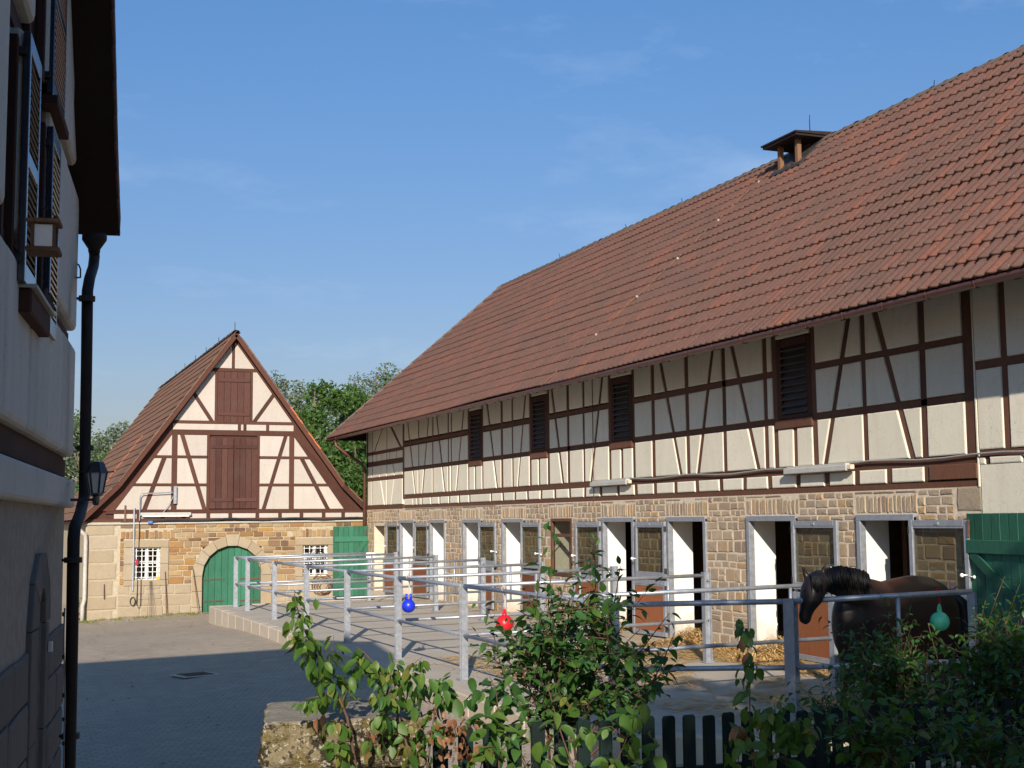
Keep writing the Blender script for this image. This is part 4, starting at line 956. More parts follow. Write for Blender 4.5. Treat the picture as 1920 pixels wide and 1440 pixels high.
mb.add([rp(sT,zT,VD),rp(2*SR-sT,zT,VD),rp(2*SR-sT,zT,VD,-.12),rp(sT,zT,VD,-.12)], [(0,1,2,3)])
hroof = mb.build('roof', MT['soffit'], house)
MB().add([rp(S0,4.98,-8.4),rp(S1,4.98,-8.4),rp(SR,ZR-.15,-8.4)], [(0,1,2)]).build('rear_gable', MT['plaster_house'], house)
TH = tile_mesh('roof_tile', MT['tile'], .22, .38, .03, .03, 5)
s = .6
k = 0
for (a, b) in zip(prof[:-1], prof[1:]):
    u = (hl(*b)-hl(*a)); L = u.length; u.normalize(); nn = u.cross(HN); nn = nn if nn.z > 0 else -nn
    for i in range(int(L/.31)+1):
        for j in range(3):
            c = hl(*a)+u*(i*.31)+HN*(VD-.1-.22*j)+nn*.015; ax = u.cross(nn)
            inst('roof_tile', TH, frame_M(c, ax, u, (nn+u*-.0), 1, 1, 1) @ Matrix.Rotation(R.uniform(-.02,.02),4,'Z'), hroof)
        MB().bbox(hl(*a)+u*(i*.31+.16)+HN*(VD+.012)+nn*-.01, .19, .014, .075, (u+nn*-.09).normalized(), HN, (nn+u*.09).normalized(), .01).build('verge_tile', MT['tile'], hroof)
# gutter seen from its end, funnel and downpipe
g0 = hl(.58,4.82,VD+.02)
mb = MB(); pr = [(-.07,.05),(-.07,-.01),(-.045,-.045),(0,-.058),(.045,-.045),(.07,-.01)]
n = len(pr); vs = [g0-HW*(-p)+Vector((0,0,q))-HN*dd for dd in (0,4) for p,q in pr]
mb.add(vs, [(i,i+1,n+i+1,n+i) for i in range(n-1)]+[tuple(range(n))]); mb.build('gutter', MT['black_metal'], house)
fun = hp(177,452,.19); z_ = fun.z
mb = MB().lathe(fun-Vector((0,0,.1)), [(.05,0),(.052,.03),(.105,.11),(.105,.16)], 12)
pts = [hp(x,y,.19) for x,y in ((177,482),(175,500),(168,522),(164,545),(162,700),(158,930),(150,965),(140,990),(138,1010),(135,1200),(130,1440),(128,1500))]
mb.tube([fun-Vector((0,0,.08))]+pts, .045, 12); mb.build('downpipe', MT['black_metal'], house, smooth=True)
for x, y in ((163,560),(160,840),(137,1050),(132,1380)):
    c = hp(x,y,.19); MB().lathe(c-Vector((0,0,.02)), [(.066,0),(.066,.04)], 12).tube([c, c-HN*.08], .012, 5).build('pipe_clamp', MT['iron'], house)
MB().tube([hp(145,495,.05),hp(148,497,.1),hp(151,505,.12),hp(151,520,.12),hp(143,521,.05)], .007, 5).build('wall_hook', MT['iron'], house)
cp = [hp(121+2*math.sin(y*.03)*.6,y,.16) for y in range(1140,1480,20)]
MB().tube(cp, .006, 5).build('wall_wire', MT['cable'], house)
for y in (1148,1228,1300,1345,1390): MB().lathe(hp(119,y,.16)-Vector((0,0,.03)), [(.004,0),(.01,.008),(.01,.025),(.005,.032)], 8).build('wire_clip', MT['iron'], house)
# lantern on the wall
c = hp(181,905,.42)
k_ = .74
lan = thing('wall_lantern', c, 'black six-sided wall lantern with pale glass, hung beside the dark downpipe', 'lamp')
X_, Y_ = HN, HW
MB().lathe(c+Vector((0,0,0.0629)), [(0.0740,0.0000),(0.0696,0.0111),(0.0459,0.0666),(0.0370,0.0740),(0.0074,0.0777)], 6).build('lamp_roof', MT['blue_shutter'], lan)
MB().lathe(c+Vector((0,0,-0.0703)), [(0.0370,0.0000),(0.0414,0.0111),(0.0622,0.1332)], 6).build('lamp_glass', m_simple('milky_glass', (.55,.56,.58), .1, 9, .25, .02, .001, .5), lan)
mb = MB()
for k in range(6):
    a = math.pi/3*k; Z = Vector((0,0,1)).orthogonal().normalized(); W = Vector((0,0,1)).cross(Z); e = Z*math.cos(a)+W*math.sin(a); mb.tube([c+e*.041+Vector((0,0,-0.0666)), c+e*.065+Vector((0,0,0.0666))], .007, 5)
mb.lathe(c+Vector((0,0,-0.0888)), [(0.0222,0.0000),(0.0444,0.0089),(0.0444,0.0207)], 6); mb.build('lamp_frame', MT['blue_shutter'], lan)
MB().lathe(c+Vector((0,0,-0.1480)), [(0.0148,0.0000),(0.0237,0.0148),(0.0237,0.0629)], 8).tube([c+Vector((0,0,-0.1110)), c+Vector((0,0,-0.1110))-HN*.16], .01, 6).build('lamp_bracket', MT['blue_shutter'], lan)
MB().tube([c+Vector((0,0,0.0703))-HN*.14, c+Vector((0,0,0.0703))+HN*.11], .004, 5).build('lamp_rod', MT['blue_shutter'], lan)
# bird feeder
c = hp(83,445,.3)
bf = thing('bird_feeder', c, 'small wooden bird feeder with a clear window, hung in front of the shutters', 'bird feeder')
MB().bbox(c+Vector((0,0,.07)), .078, .078, .01, HN, HW, (0,0,1), .004).build('feeder_roof', MT['wood'], bf); MB().bbox(c-Vector((0,0,.07)), .078, .078, .013, HN, HW, (0,0,1), .005).build('feeder_tray', MT['wood'], bf)
for i in (-1,1):
    for j in (-1,1): MB().bbox(c+HN*(.05*i)+HW*(.05*j), .008, .008, .062, HN, HW).build('feeder_post', MT['wood'], bf)
MB().bbox(c, .044, .044, .056, HN, HW).build('feeder_glass', m_simple('clear_feeder_panel', (.35,.38,.45), .1, 9, .15, .02, .001, .6), bf)
MB().lathe(c+HN*.05+Vector((0,0,.08)), [(.008,0),(.016,.01),(.008,.03)], 8).build('feeder_knob', MT['iron'], bf)
# ================================================================== GROUND, PLATFORM, RAILINGS
def axis(lo, hi, parts):
    out = []
    for a, b, st in parts:
        x = a
        while x < b-1e-6: out.append(x); x += st
    out.append(hi); return out
xs = axis(-400, 400, [(-400,-40,60),(-40,-6,4),(-6,14,.5),(14,40,4),(40,400,60)])
ys = axis(-300, 900, [(-300,-20,70),(-20,-2,3),(-2,50,.5),(50,80,5),(80,900,100)])
mb = MB(); mb.add([(x,y,gz(x,y)+.012*mnoise.noise(Vector((x*.35,y*.35,0)))) for y in ys for x in xs], [(j*len(xs)+i, j*len(xs)+i+1, (j+1)*len(xs)+i+1, (j+1)*len(xs)+i) for j in range(len(ys)-1) for i in range(len(xs)-1)])
mb.build('yard', MT['yard'], smooth=True, kind='structure')
mb = MB(); gx_ = [1.9+.6*i for i in range(24)]; gy_ = [-14+.6*i for i in range(40)]
for i in range(23):
    for j in range(39):
        q = [(gx_[i+a],gy_[j+b]) for a,b in ((0,0),(1,0),(1,1),(0,1))]
        if all(y < 5.6+.42*(x-1.9) and y < 10.9 for x,y in q): mb.add([(x,y,gz(x,y)+.03+.02*mnoise.noise(Vector((x,y,2)))) for x,y in q], [(0,1,2,3)])
mb.build('bounce_cut_soil', MT['bounce_soil'], kind='structure')  # dark ground sheet added to cut bounced light under the stable eaves
# platform outline: along the front, a cut corner near us, back to the wall
PE = [(6.05,38.4),(6.05,13.55),(7.95,12.12),(10.4,11.35),(12.0,11.3)]
pl = bpy.data.objects.new('platform', None); COL.objects.link(pl); pl['kind'] = 'structure'
out = [(12.0,38.4)]+PE
mb = MB(); inn = []
# top as strips so that the fall to the edge is kept
yy = [11.3,11.35,12.12,13.55]+[14+.7*i for i in range(35)]+[38.4]
def xedge(y):
    for (xa,ya),(xb,yb) in zip(PE[:-1],PE[1:]):
        if min(ya,yb)-1e-6 <= y <= max(ya,yb)+1e-6 and ya != yb: return xa+(xb-xa)*(y-ya)/(yb-ya)
    return 12.0
for y0, y1 in zip(yy[:-1], yy[1:]):
    for k in range(6):
        def P(y, t): x = xedge(y)+.16; x = x+(12-x)*t; return (x, y, pz(x)+.004*mnoise.noise(Vector((x,y,3))))
        mb.add([P(y0,k/6),P(y0,(k+1)/6),P(y1,(k+1)/6),P(y1,k/6)], [(0,1,2,3)])
mb.build('platform_surface', MT['concrete'], pl, fix=True)
MB().box((12.0,11.3,-.3),(12.003,13.9,-.01)).build('platform_joint', MT['concrete'], pl)
def kerb_run(a, b, n0=None):
    d = Vector((b[0]-a[0], b[1]-a[1], 0)); L = d.length; d.normalize(); s = 0; nrm = Vector((-d.y, d.x, 0)) if Vector((-d.y,d.x,0)).dot(Vector((9,25,0))-Vector((a[0],a[1],0))) > 0 else Vector((d.y,-d.x,0))
    while s < L-.02:
        l = min(R.uniform(.95,1.1), L-s); c = Vector((a[0],a[1],0))+d*(s+l/2)+nrm*.1
        top = pz(c.x)+R.uniform(.002,.014); bot = gz(c.x,c.y)-.2
        MB().bbox(c+Vector((0,0,(top+bot)/2)), l/2-.005, .11, (top-bot)/2, d, nrm, (0,0,1), .018).build('kerb_stone', MT['kerb'], pl); s += l
for a, b in zip(PE[:-1], PE[1:]): kerb_run(a, b)
kerb_run((6.05,38.4),(12.0,38.4))
# ---- railings
def post(p, h, par, ang=0, r=.05):
    c = Vector(p); X = Vector((math.cos(ang),math.sin(ang),0)); Y = Vector((-X.y,X.x,0)); mb = MB()
    mb.bbox(c+Vector((0,0,h/2-.03)), r, r*.16, h/2+.03, X, Y).bbox(c+X*(r*.9)+Vector((0,0,h/2-.03)), r*.12, r, h/2+.03, X, Y).bbox(c-X*(r*.9)+Vector((0,0,h/2-.03)), r*.12, r, h/2+.03, X, Y)
    mb.bbox(c+Vector((0,0,.012)), .085, .085, .008, X, Y)
    for z in (h*.48, h-.12): mb.lathe(c+Vector((0,0,z))-Y*r, [(.016,0),(.016,.012)], 6, -Y)
    return mb.build('post', MT['galv'], par)
def rail(p, q, par, r=.03, name='rail'): return MB().tube([p, q], r, 10).build(name, MT['galv'], par, smooth=True)
XF = 6.6; ZT = 1.345; ZM = .64
rg = thing('paddock_railing', (XF,25,-.1), 'galvanised tube railing along the platform edge, turning to the stable near the horse', 'railing')
FY = [13.74,18.75,22.05,25.42,28.86,32.25,35.7,37.45]
for y in FY: post((XF,y,pz(XF)), ZT+.03, rg, math.pi/2)
c1 = (8.2,12.66); c2 = (10.12,12.05)
post((*c1,pz(c1[0])), ZT+.05, rg, .6, .06); post((*c2,pz(c2[0])), ZT+.06, rg, .6, .04)
for z, rr in ((ZT,.031),(ZM,.029)):
    for a, b in zip(FY[:-1], FY[1:]): rail((XF,a,pz(XF)+z),(XF,b,pz(XF)+z), rg, rr)
    for (a, b) in (((XF,13.74),c1),(c1,c2)): rail((*a,pz(a[0])+z+(.02 if b is c2 else 0)),(*b,pz(b[0])+z+(.07 if b is c2 and z > 1 else .03 if b is c2 else .02)), rg, rr)
    rail((XF,37.45,pz(XF)+z),(10.35,37.45,pz(10.35)+z), rg, rr)
post((10.35,37.45,pz(10.35)), ZT+.03, rg)
a_ = Vector((*c1,0)); b_ = Vector((*c2,0)); q_ = a_+(b_-a_)*.59
rail((q_.x,q_.y,pz(q_.x)+ZM),(q_.x,q_.y,pz(q_.x)+ZT+.03), rg, .024, 'upright_bar')
# pen dividers, one built, the others copied
DL = ['tube pen divider nearest to us, just behind the bay horse', 'tube pen divider ending at the dark doorway beside the broad stone pier', 'tube pen divider ending at the white doorway right of the brown casement window', 'tube pen divider ending just left of the brown casement window', 'tube pen divider ending in front of the third glazed door from the far corner', 'tube pen divider ending at the narrow white doorway second from the far corner', 'farthest tube pen divider, seen just above the blue ball']
DY = [15.35]+FY[1:7]
dv = thing('pen_divider', (XF, DY[0], pz(XF)), DL[0], 'railing', 'tube dividers between the pens')
for z, rr in ((ZT,.029),(ZM,.027)): rail((XF,DY[0],pz(XF)+z),(10.6,DY[0],pz(10.6)+z), dv, rr)
post((10.62,DY[0],pz(10.62)), ZT+.05, dv, 0, .055); rail((9.95,DY[0],pz(9.95)+ZM),(9.95,DY[0],pz(9.95)+ZT), dv, .022, 'upright_bar')
ch = list(dv.children)
for i in range(1,7):
    o = dv.copy(); COL.objects.link(o); o.location = (XF,DY[i],pz(XF)); o['label'] = DL[i]
    for c in ch: k = c.copy(); COL.objects.link(k); k.parent = o; k.matrix_parent_inverse = c.matrix_parent_inverse.copy()
t_ = thing('rail_sign', (9.35,37.4,1.2), 'small white enamel sign wired to the far end rail', 'sign')
MB().bbox(onY(695,1041,37.4), .13, .01, .075).build('plate', MT['white_metal'], t_); MB().bbox(onY(695,1041,37.39)+Vector((0,0,.02)), .09, .003, .012).build('print_line', MT['grey_plastic'], t_)
# balls hung from the rails
def toy_ball(px, rpx, mat, rope, lab, handle, pos=None, up=.4):
    c = pos or onX(px[0],px[1],XF-.0); r = rpx*(c-Vector((0,0,H))).dot(CF)/FPX
    t_ = thing('toy_ball', c-Vector((0,0,r)), lab, 'ball', 'rubber toy balls hung from the railing')
    mb = MB(); n = 20; m = 12
    mb.lathe(c, [(max(.002,r*math.sin(math.pi*i/m))*(1+.06*max(0,math.cos(math.pi*i/m))), -r*math.cos(math.pi*i/m)) for i in range(m+1)], n); mb.build('ball', mat, t_, smooth=True)
    mb = MB()
    if handle == 2:
        for dx in (-1,1): mb.tube([c+CR*(dx*.3*r)+Vector((0,0,.8*r)), c+CR*(dx*.36*r)+Vector((0,0,1.35*r)), c+CR*(dx*.3*r)+Vector((0,0,1.75*r))], [.2*r,.17*r,.13*r], 8)
    else:
        mb.tube([c+Vector((0,0,r*.9))+CR*(.16*r*math.cos(a))+Vector((0,0,(.55-.5*math.cos(a*2))*r*.8)) for a in [k*math.pi/6 for k in range(7)]], .12*r, 8); mb.tube([c+Vector((0,0,r*.7)),c+Vector((0,0,r*1.25))], [.34*r,.13*r], 8)
    mb.build('handle', mat, t_, smooth=True)
    top = c+Vector((0,0,up)); d = 1.5*r
    MB().tube([c+Vector((0,0,1.5*r)), c+Vector((.012,.01,d+(up-d)*.5)), top], .007, 5).tube([c+Vector((.02,.0,1.6*r)), c+Vector((.025,.02,d+(up-d)*.45)), top+Vector((0,.03,.02))], .006, 5).tube([top+Vector((.038*math.cos(a),0,.038*math.sin(a)-.038)) for a in [k*math.pi/5 for k in range(11)]], .006, 5).build('rope', rope, t_)
toy_ball((766,1136), 12.8, MT['blue_ball'], MT['rope'], 'blue rubber ball with two horns hanging from the top rail', 2, up=.51)
toy_ball((946,1169), 16.5, MT['red_ball'], MT['rope'], 'red rubber ball with a loop handle hanging from the top rail', 1, up=.5)
gp = atd(1762,1165,14.85)
toy_ball((0,0), 18, MT['green_ball'], MT['rope_red'], 'mint green rubber ball on a red cord above the hedge', 1, pos=gp, up=.36)
# drain cover
dc = onX(365,1274,3.6); dc = Vector((3.65,24.6,gz(3.65,24.6)+.012))
t_ = thing('drain_cover', dc, 'rusty square drain grate set in the shaded yard', 'drain cover')
MB().bbox(dc, .36, .3, .008, (.95,.3,0), (-.3,.95,0), (0,0,1), .004).build('frame', MT['kerb'], t_)
for k in range(9): MB().bbox(dc+Vector((.95,.3,0))*(-.24+.06*k)+Vector((0,0,.012)), .016, .22, .006, (.95,.3,0), (-.3,.95,0)).build('grate_bar', MT['rust'], t_)
# straw: loose stalks on the platform and heaps in the doorways
mb = MB(); rs = random.Random(77)
def stalk(c, ln, tilt=.15):
    a = rs.uniform(0,math.pi*2); d = Vector((math.cos(a),math.sin(a),rs.uniform(-tilt,tilt))).normalized(); s_ = d.cross(Vector((0,0,1))).normalized()*rs.uniform(.004,.009)
    mb.add([c-d*ln-s_,c-d*ln+s_,c+d*ln+s_,c+d*ln-s_], [(0,1,2,3)])
for _ in range(30000):
    y = rs.uniform(11.8,22); x = 12-abs(rs.gauss(0,1.9)) if rs.random() < .6 else rs.uniform(7.2,12)
    if x < xedge(y)+.3: continue
    if mnoise.noise(Vector((x*.9,y*.55,1)))+.25*mnoise.noise(Vector((x*4,y*4,1))) < rs.uniform(-.2,.36)-(.4 if x > 11 else 0): continue
    stalk(Vector((x,y,pz(x)+rs.uniform(.006,.03))), rs.uniform(.04,.13))
for _ in range(1500):
    y = rs.uniform(22,37); x = 12-abs(rs.gauss(0,.5)); stalk(Vector((x,y,pz(x)+rs.uniform(.006,.02))), rs.uniform(.04,.1))
for (cx, cy, rr, hh) in ((12.15,19.1,.5,.3),(12.2,18.7,.4,.22),(12.15,22.0,.4,.24),(12.2,21.6,.4,.2),(12.1,16.2,.4,.15),(11.8,20.2,.6,.08),(11.7,21.4,.8,.07),(11.6,18.6,.7,.06),(12.1,24.9,.3,.12)):
    for _ in range(900):
        a = rs.uniform(0,6.283); q = rs.random()**.6; x = cx+rr*q*math.cos(a); y = cy+rr*q*math.sin(a); stalk(Vector((x,y,pz(min(x,12))+hh*(1-q*q)*rs.random()+.01)), rs.uniform(.05,.12), .5)
mb.build('straw', MT['straw'], kind='stuff')
# litter on the yard: leaves and bits, weeds along the barn foot
mb = MB()
for _ in range(420):
    x, y = rs.uniform(-.5,6), rs.uniform(15,43); c = Vector((x,y,gz(x,y)+.018)); a = rs.uniform(0,6.28); d = Vector((math.cos(a),math.sin(a),.1))*rs.uniform(.01,.04); e = Vector((-d.y,d.x,.2*d.length))*.5
    mb.add([c-d,c+e,c+d,c-e], [(0,1,2,3)])
mb.build('fallen_leaves', MT['rust'], kind='stuff')
mb = MB()
for _ in range(2600):
    x = rs.uniform(3.1,6.6) if rs.random() < .8 else rs.uniform(2.6,3.2); y = YG-.05-abs(rs.gauss(0,.7)); c = Vector((x,y,gz(x,y)))
    if mnoise.noise(Vector((x*2,y*2,5))) < rs.uniform(-.2,.5): continue
    a = Vector((rs.uniform(-.5,.5),rs.uniform(-.5,.5),1)).normalized()*rs.uniform(.02,.09); b = Vector((rs.uniform(-1,1),rs.uniform(-1,1),0)).normalized()*.012
    mb.add([c-b,c+b,c+a], [(0,1,2)])
mb.build('weeds', MT['weed'], kind='stuff')
# ================================================================== PLANTS
def leaf_mesh(name, mat, fold=.25, curl=.15, wd=.62):
    P = [(0,0),(.16,.22),(.42,.5*1.0),(.34,.78)]   # half outline: half-width, along
    hw = [0,.20,.30,.27,.14,0]; al = [0,.16,.4,.66,.88,1.06]
    vs = []
    for h, a in zip(hw, al):
        z = -curl*a*a
        if h == 0: vs.append((0,a,z))
        else: vs += [(-h*wd*1.6,a,z+fold*h),(0,a,z),(h*wd*1.6,a,z+fold*h)]
    fs = [(0,2,1),(0,3,2)]
    for k in range(3): b = 1+3*k; fs += [(b,b+1,b+4,b+3),(b+1,b+2,b+5,b+4)]
    fs += [(10,11,13),(11,12,13)]
    me = bpy.data.meshes.new(name); me.from_pydata(vs, [], fs); me.materials.append(mat)
    me.polygons.foreach_set('use_smooth', [True]*len(me.polygons)); me.update(); return me
LM = {'fresh': m_leaf('fresh_leaf', (.055,.125,.02), (.08,.165,.028), (.13,.21,.04), .42), 'dark': m_leaf('deep_green_leaf', (.03,.085,.022), (.045,.12,.028), (.08,.17,.035), .3),
      'yellow': m_leaf('yellowing_leaf', (.14,.18,.03), (.19,.21,.045), (.23,.18,.05), .4), 'brown': m_leaf('dead_leaf', (.19,.085,.04), (.25,.12,.06), (.30,.16,.085), .25)}
LV = {k: [leaf_mesh('leaf', m, f, c, w_) for f, c, w_ in ((.25,.12,.62),(.4,.3,.58),(.15,.05,.68),(.55,.25,.5),(.3,.5,.55),(.7,.15,.6),(.2,-.12,.64))] for k, m in LM.items()}
RP = random.Random(42)
def rv(s=1): return Vector((RP.gauss(0,s),RP.gauss(0,s),RP.gauss(0,s)))
def plant(name, lab, cat, base, stems, leaves, most=300, group=None):
    t_ = thing(name, base, lab, cat, group)
    for pts, r in stems:
        n = len(pts); MB().tube(pts, [r*(1-.75*i/(n-1)) for i in range(n)], 5).build('stem', MT['twig'], t_, smooth=True)
    lv = []
    for pos, d, nrm, size, kind in leaves:
        d = Vector(d).normalized(); nrm = Vector(nrm); x = d.cross(nrm)
        if x.length < 1e-3: x = d.orthogonal()
        x.normalize(); nz = x.cross(d); lv.append((frame_M(pos, x, d, nz, size, size, size), seen(pos, size), kind))
    lv.sort(key=lambda q: -q[1]); mb = MB(); kinds = list(LM)
    for i, (M, s, k) in enumerate(lv):
        me = RP.choice(LV[k])
        if i < most: inst('leaf', me, M, t_)
        else: mb.add([M @ v.co for v in me.vertices], [tuple(p.vertices) for p in me.polygons], kinds.index(k))
    if mb.v: mb.build('leaves', [LM[k] for k in kinds], t_, kind='stuff')
    return t_
def curve(p0, p1, bend, n=7):
    p0, p1 = Vector(p0), Vector(p1); return [p0.lerp(p1, i/(n-1)) + Vector(bend)*math.sin(math.pi*i/(n-1)) for i in range(n)]
def along(pts, t):
    f = t*(len(pts)-1); i = min(int(f), len(pts)-2); return pts[i].lerp(pts[i+1], f-i), (pts[i+1]-pts[i]).normalized()
def leaves_on(pts, t0, t1, step, size, kinds, droop, out):
    L = sum((b-a).length for a, b in zip(pts[:-1], pts[1:])); n = max(1, int(L*(t1-t0)/step)); sd = 1; ph = RP.uniform(0,6.28)
    for i in range(n+1):
        p, d = along(pts, t0+(t1-t0)*i/max(n,1)); sd = -sd
        side = (d.cross(Vector((0,0,1)))+rv(.25)).normalized()*sd; side = (Matrix.Rotation(RP.uniform(-.9,.9), 3, d) @ side)
        dr = (side*.8+d*.45+Vector((0,0,-droop))+rv(.22)).normalized(); s = size*RP.uniform(.5,1.25)*(1-.35*(i/max(n,1))**2)
        nrm = (Vector((0,0,1))+rv(.35)-CF*.35*(droop > .5)).normalized()
        out.append((p+dr*.012, dr, nrm, s, RP.choice(kinds)))
F_, D_, Y_, B_ = 'fresh', 'dark', 'yellow', 'brown'
# -- saplings in front of the stone pillar
def pxs(lst, d): return [atd(x,y,d+dd) for x,y,dd in [(q+(0,))[:3] for q in lst]]
def sapling(lab, d, mains, twigs, size, kinds, droop, step=.03, most=300, extra=(), nm='sapling'):
    st = []; lv = []
    for pts_, r, t0 in mains:
        pts = pxs(pts_, d); st.append((pts, r*.68)); leaves_on(pts, t0, 1, step, size, kinds, droop, lv)
    for pts_, r in twigs:
        pts = pxs(pts_, d); st.append((pts, r*.7)); leaves_on(pts, .15, 1, step, size, kinds, droop, lv)
    for (x, y, sx, sy, n, kk, sz) in extra:
        for _ in range(n):
            p = atd(RP.gauss(x,sx), RP.gauss(y,sy), d+RP.uniform(-.15,.15)); lv.append((p, rv(.5)+Vector((0,0,-droop)), rv(.5)+Vector((0,0,1))-CF*.5, sz*RP.uniform(.7,1.2), kk))
    b = st[0][0][0]; return plant(nm, lab, 'plant', b, st, lv, most)
sapling('tall arching sapling with drooping bright leaves, leaning left over the mossy pillar', 5.25,
        [([(700,1600),(668,1440),(651,1345),(632,1300),(612,1262),(590,1222),(568,1175),(556,1135),(552,1112)], .011, .42)],
        [([(628,1296),(600,1305,-.05),(575,1310,-.06),(560,1318)], .004), ([(612,1262),(622,1225,.1),(626,1190,.12)], .004), ([(585,1212),(570,1195,-.1),(545,1178,-.12)], .004), ([(640,1320),(655,1285,.12),(650,1262,.1)], .004),
         ([(655,1365),(632,1350,-.08),(620,1352,-.1)], .004), ([(668,1440),(640,1400,-.1),(622,1385,-.12)], .004)], .064, [F_,F_,F_,F_,F_,F_,Y_], 1.1, .013,
        extra=((592,1232,20,22,20,F_,0.059),(610,1275,18,20,18,F_,0.061),(562,1165,10,18,9,F_,0.056),(640,1405,18,25,12,F_,0.058),(605,1345,8,10,3,B_,0.045)))
sapling('second arching sapling with pointed leaves and a few withered ones, right of the tallest', 5.35,
        [([(830,1620),(775,1440),(752,1360),(742,1320),(722,1278),(704,1246),(684,1225),(668,1212)], .010, .42)],
        [([(738,1312),(760,1272,.1),(775,1245,.12),(792,1232)], .004), ([(752,1360),(722,1335,-.1),(705,1345,-.1)], .004), ([(742,1320),(722,1300,-.15),(700,1302,-.2)], .003), ([(775,1440),(762,1390),(766,1350)], .004), ([(722,1278),(735,1255,.1),(742,1236)], .003)], .06, [F_,F_,F_,F_,D_,Y_], 1.1, .013,
        extra=((690,1240,18,14,16,F_,0.056),(752,1290,26,22,22,F_,0.056),(725,1370,22,18,14,F_,0.056),(690,1380,16,14,5,B_,0.045),(745,1260,20,10,4,Y_,0.051)))
sapling('slim sapling with dark broad leaves rising from withered brown shoots beside the pillar', 5.5,
        [([(806,1600),(802,1440),(808,1385),(815,1335),(820,1296),(826,1272)], .007, .3)], [([(815,1335),(832,1300,.1),(838,1268)], .003), ([(802,1440),(790,1400),(785,1372)], .003)], .062, [F_,D_,F_], .95, .015,
        extra=((815,1285,16,12,14,D_,0.064),(822,1355,20,12,26,B_,0.036),(860,1370,22,16,34,B_,0.036),(845,1400,25,20,26,B_,0.038),(795,1365,12,8,4,F_,0.064)))
sapling('sapling with big rounded leaves in front of the leftmost pickets', 5.6,
        [([(938,1600),(936,1440),(933,1370),(934,1330),(930,1296),(918,1268)], .008, .18)], [([(933,1380),(905,1352,-.1),(882,1344,-.1)], .004), ([(934,1330),(955,1310,.1),(966,1298)], .004), ([(936,1420),(955,1385,.1),(970,1370)], .004), ([(934,1400),(905,1400,-.1),(885,1412)], .004), ([(990,1450),(965,1395),(945,1365)], .004)], .075, [F_,D_,F_,D_], .6, .026,
        extra=((925,1300,22,16,14,D_,0.077),(915,1350,22,20,12,F_,0.077),(950,1405,18,20,8,F_,0.074),(905,1420,16,14,8,B_,0.045),(890,1430,18,10,6,F_,0.070)))
sapling('bare slanting shoots with pale leaves crossing the pickets below the central bush', 5.9,
        [([(1095,1600),(1075,1440),(1052,1375),(1036,1320),(1026,1285)], .008, .45), ([(1010,1600),(990,1440),(968,1395),(945,1362)], .006, .5)], [([(1036,1320),(1060,1300,.1),(1085,1318)], .003), ([(990,1440),(1018,1410,.1),(1050,1395)], .003), ([(1130,1460),(1160,1420),(1175,1385),(1182,1350)], .005), ([(1175,1385),(1145,1362),(1110,1368)], .003), ([(1175,1395),(1200,1372),(1225,1380)], .003)], .072, [F_,F_,D_,Y_], .6, .03,
        extra=((1175,1345,18,14,14,F_,0.074),(1195,1405,18,18,14,F_,0.074),(1100,1375,14,8,6,F_,0.074),(1010,1420,18,14,8,F_,0.077),(1130,1430,22,8,8,F_,0.077)))
sapling('thin dark-stemmed shoot with limp hanging leaves, left of the corner post', 6.2,
        [([(1420,1600),(1412,1440),(1406,1360),(1406,1290),(1403,1230),(1398,1185),(1392,1168)], .006, .3)], [([(1406,1300),(1395,1282),(1386,1270)], .003), ([(1403,1230),(1412,1240,.1),(1418,1250)], .003)], .07, [F_,D_,F_,D_], 1.3, .042,
        extra=((1393,1185,6,14,8,D_,0.064),(1393,1215,8,8,4,B_,0.051),(1400,1255,10,10,5,F_,0.064),(1405,1330,12,20,8,F_,0.064)))
sapling('leafy sapling with broad drooping leaves in front of the pickets under the corner post', 5.9,
        [([(1480,1620),(1476,1440),(1466,1385),(1455,1345),(1452,1318)], .008, .2)], [([(1466,1385),(1490,1350,.1),(1512,1340)], .004), ([(1455,1345),(1438,1330,-.1),(1432,1345)], .004), ([(1470,1400),(1500,1370,.1),(1525,1358)], .004), ([(1476,1440),(1440,1400,-.1),(1425,1410)], .004), ([(1380,1460),(1388,1400),(1398,1365)], .004)], .078, [F_,F_,F_,D_,Y_], .8, .026,
        extra=((1460,1350,22,18,18,F_,0.083),(1485,1385,22,18,16,F_,0.083),(1385,1400,22,24,14,F_,0.070),(1385,1365,8,10,5,B_,0.058),(1440,1425,20,12,10,F_,0.077)))
# -- bushes behind the pickets
def bush(lab, base, d, tips, mass, size, kinds, nfill, nm='garden_bush', most=300, droop=.15, step=.045):
    st = []; lv = []; b = atd(base[0],base[1],d)
    for tx, ty, dd in tips:
        p1 = atd(tx,ty,d+dd); p0 = b+Vector((RP.uniform(-.15,.15),RP.uniform(-.15,.15),0)); pts = curve(p0, p1, Vector((RP.uniform(-.12,.12),RP.uniform(-.1,.1),0)), 9)
        st.append((pts, .008)); leaves_on(pts, .3, 1, step*.8, size, kinds, droop, lv)
        for k in range(5):
            q, dr = along(pts, RP.uniform(.2,.66)); e = q+(Matrix.Rotation(RP.uniform(0,6.28),3,Vector((0,0,1))) @ Vector((1,0,.55)))*RP.uniform(.12,.3); tw = curve(q, e, (0,0,-.03), 4); st.append((tw,.0035)); leaves_on(tw, .15, 1, step, size, kinds, droop, lv)
    for _ in range(nfill):
        x0,x1,y0,y1 = RP.choice(mass); p = atd(RP.uniform(x0,x1), RP.uniform(y0,y1), d+RP.uniform(-.35,.35)); e = p+rv(.13)+Vector((0,0,.06)); tw = [p, (p+e)/2+Vector((0,0,.02)), e]; st.append((tw,.003)); leaves_on(tw, 0, 1, step, size, kinds, droop, lv)
    return plant(nm, lab, 'bush', b, st, lv, most)
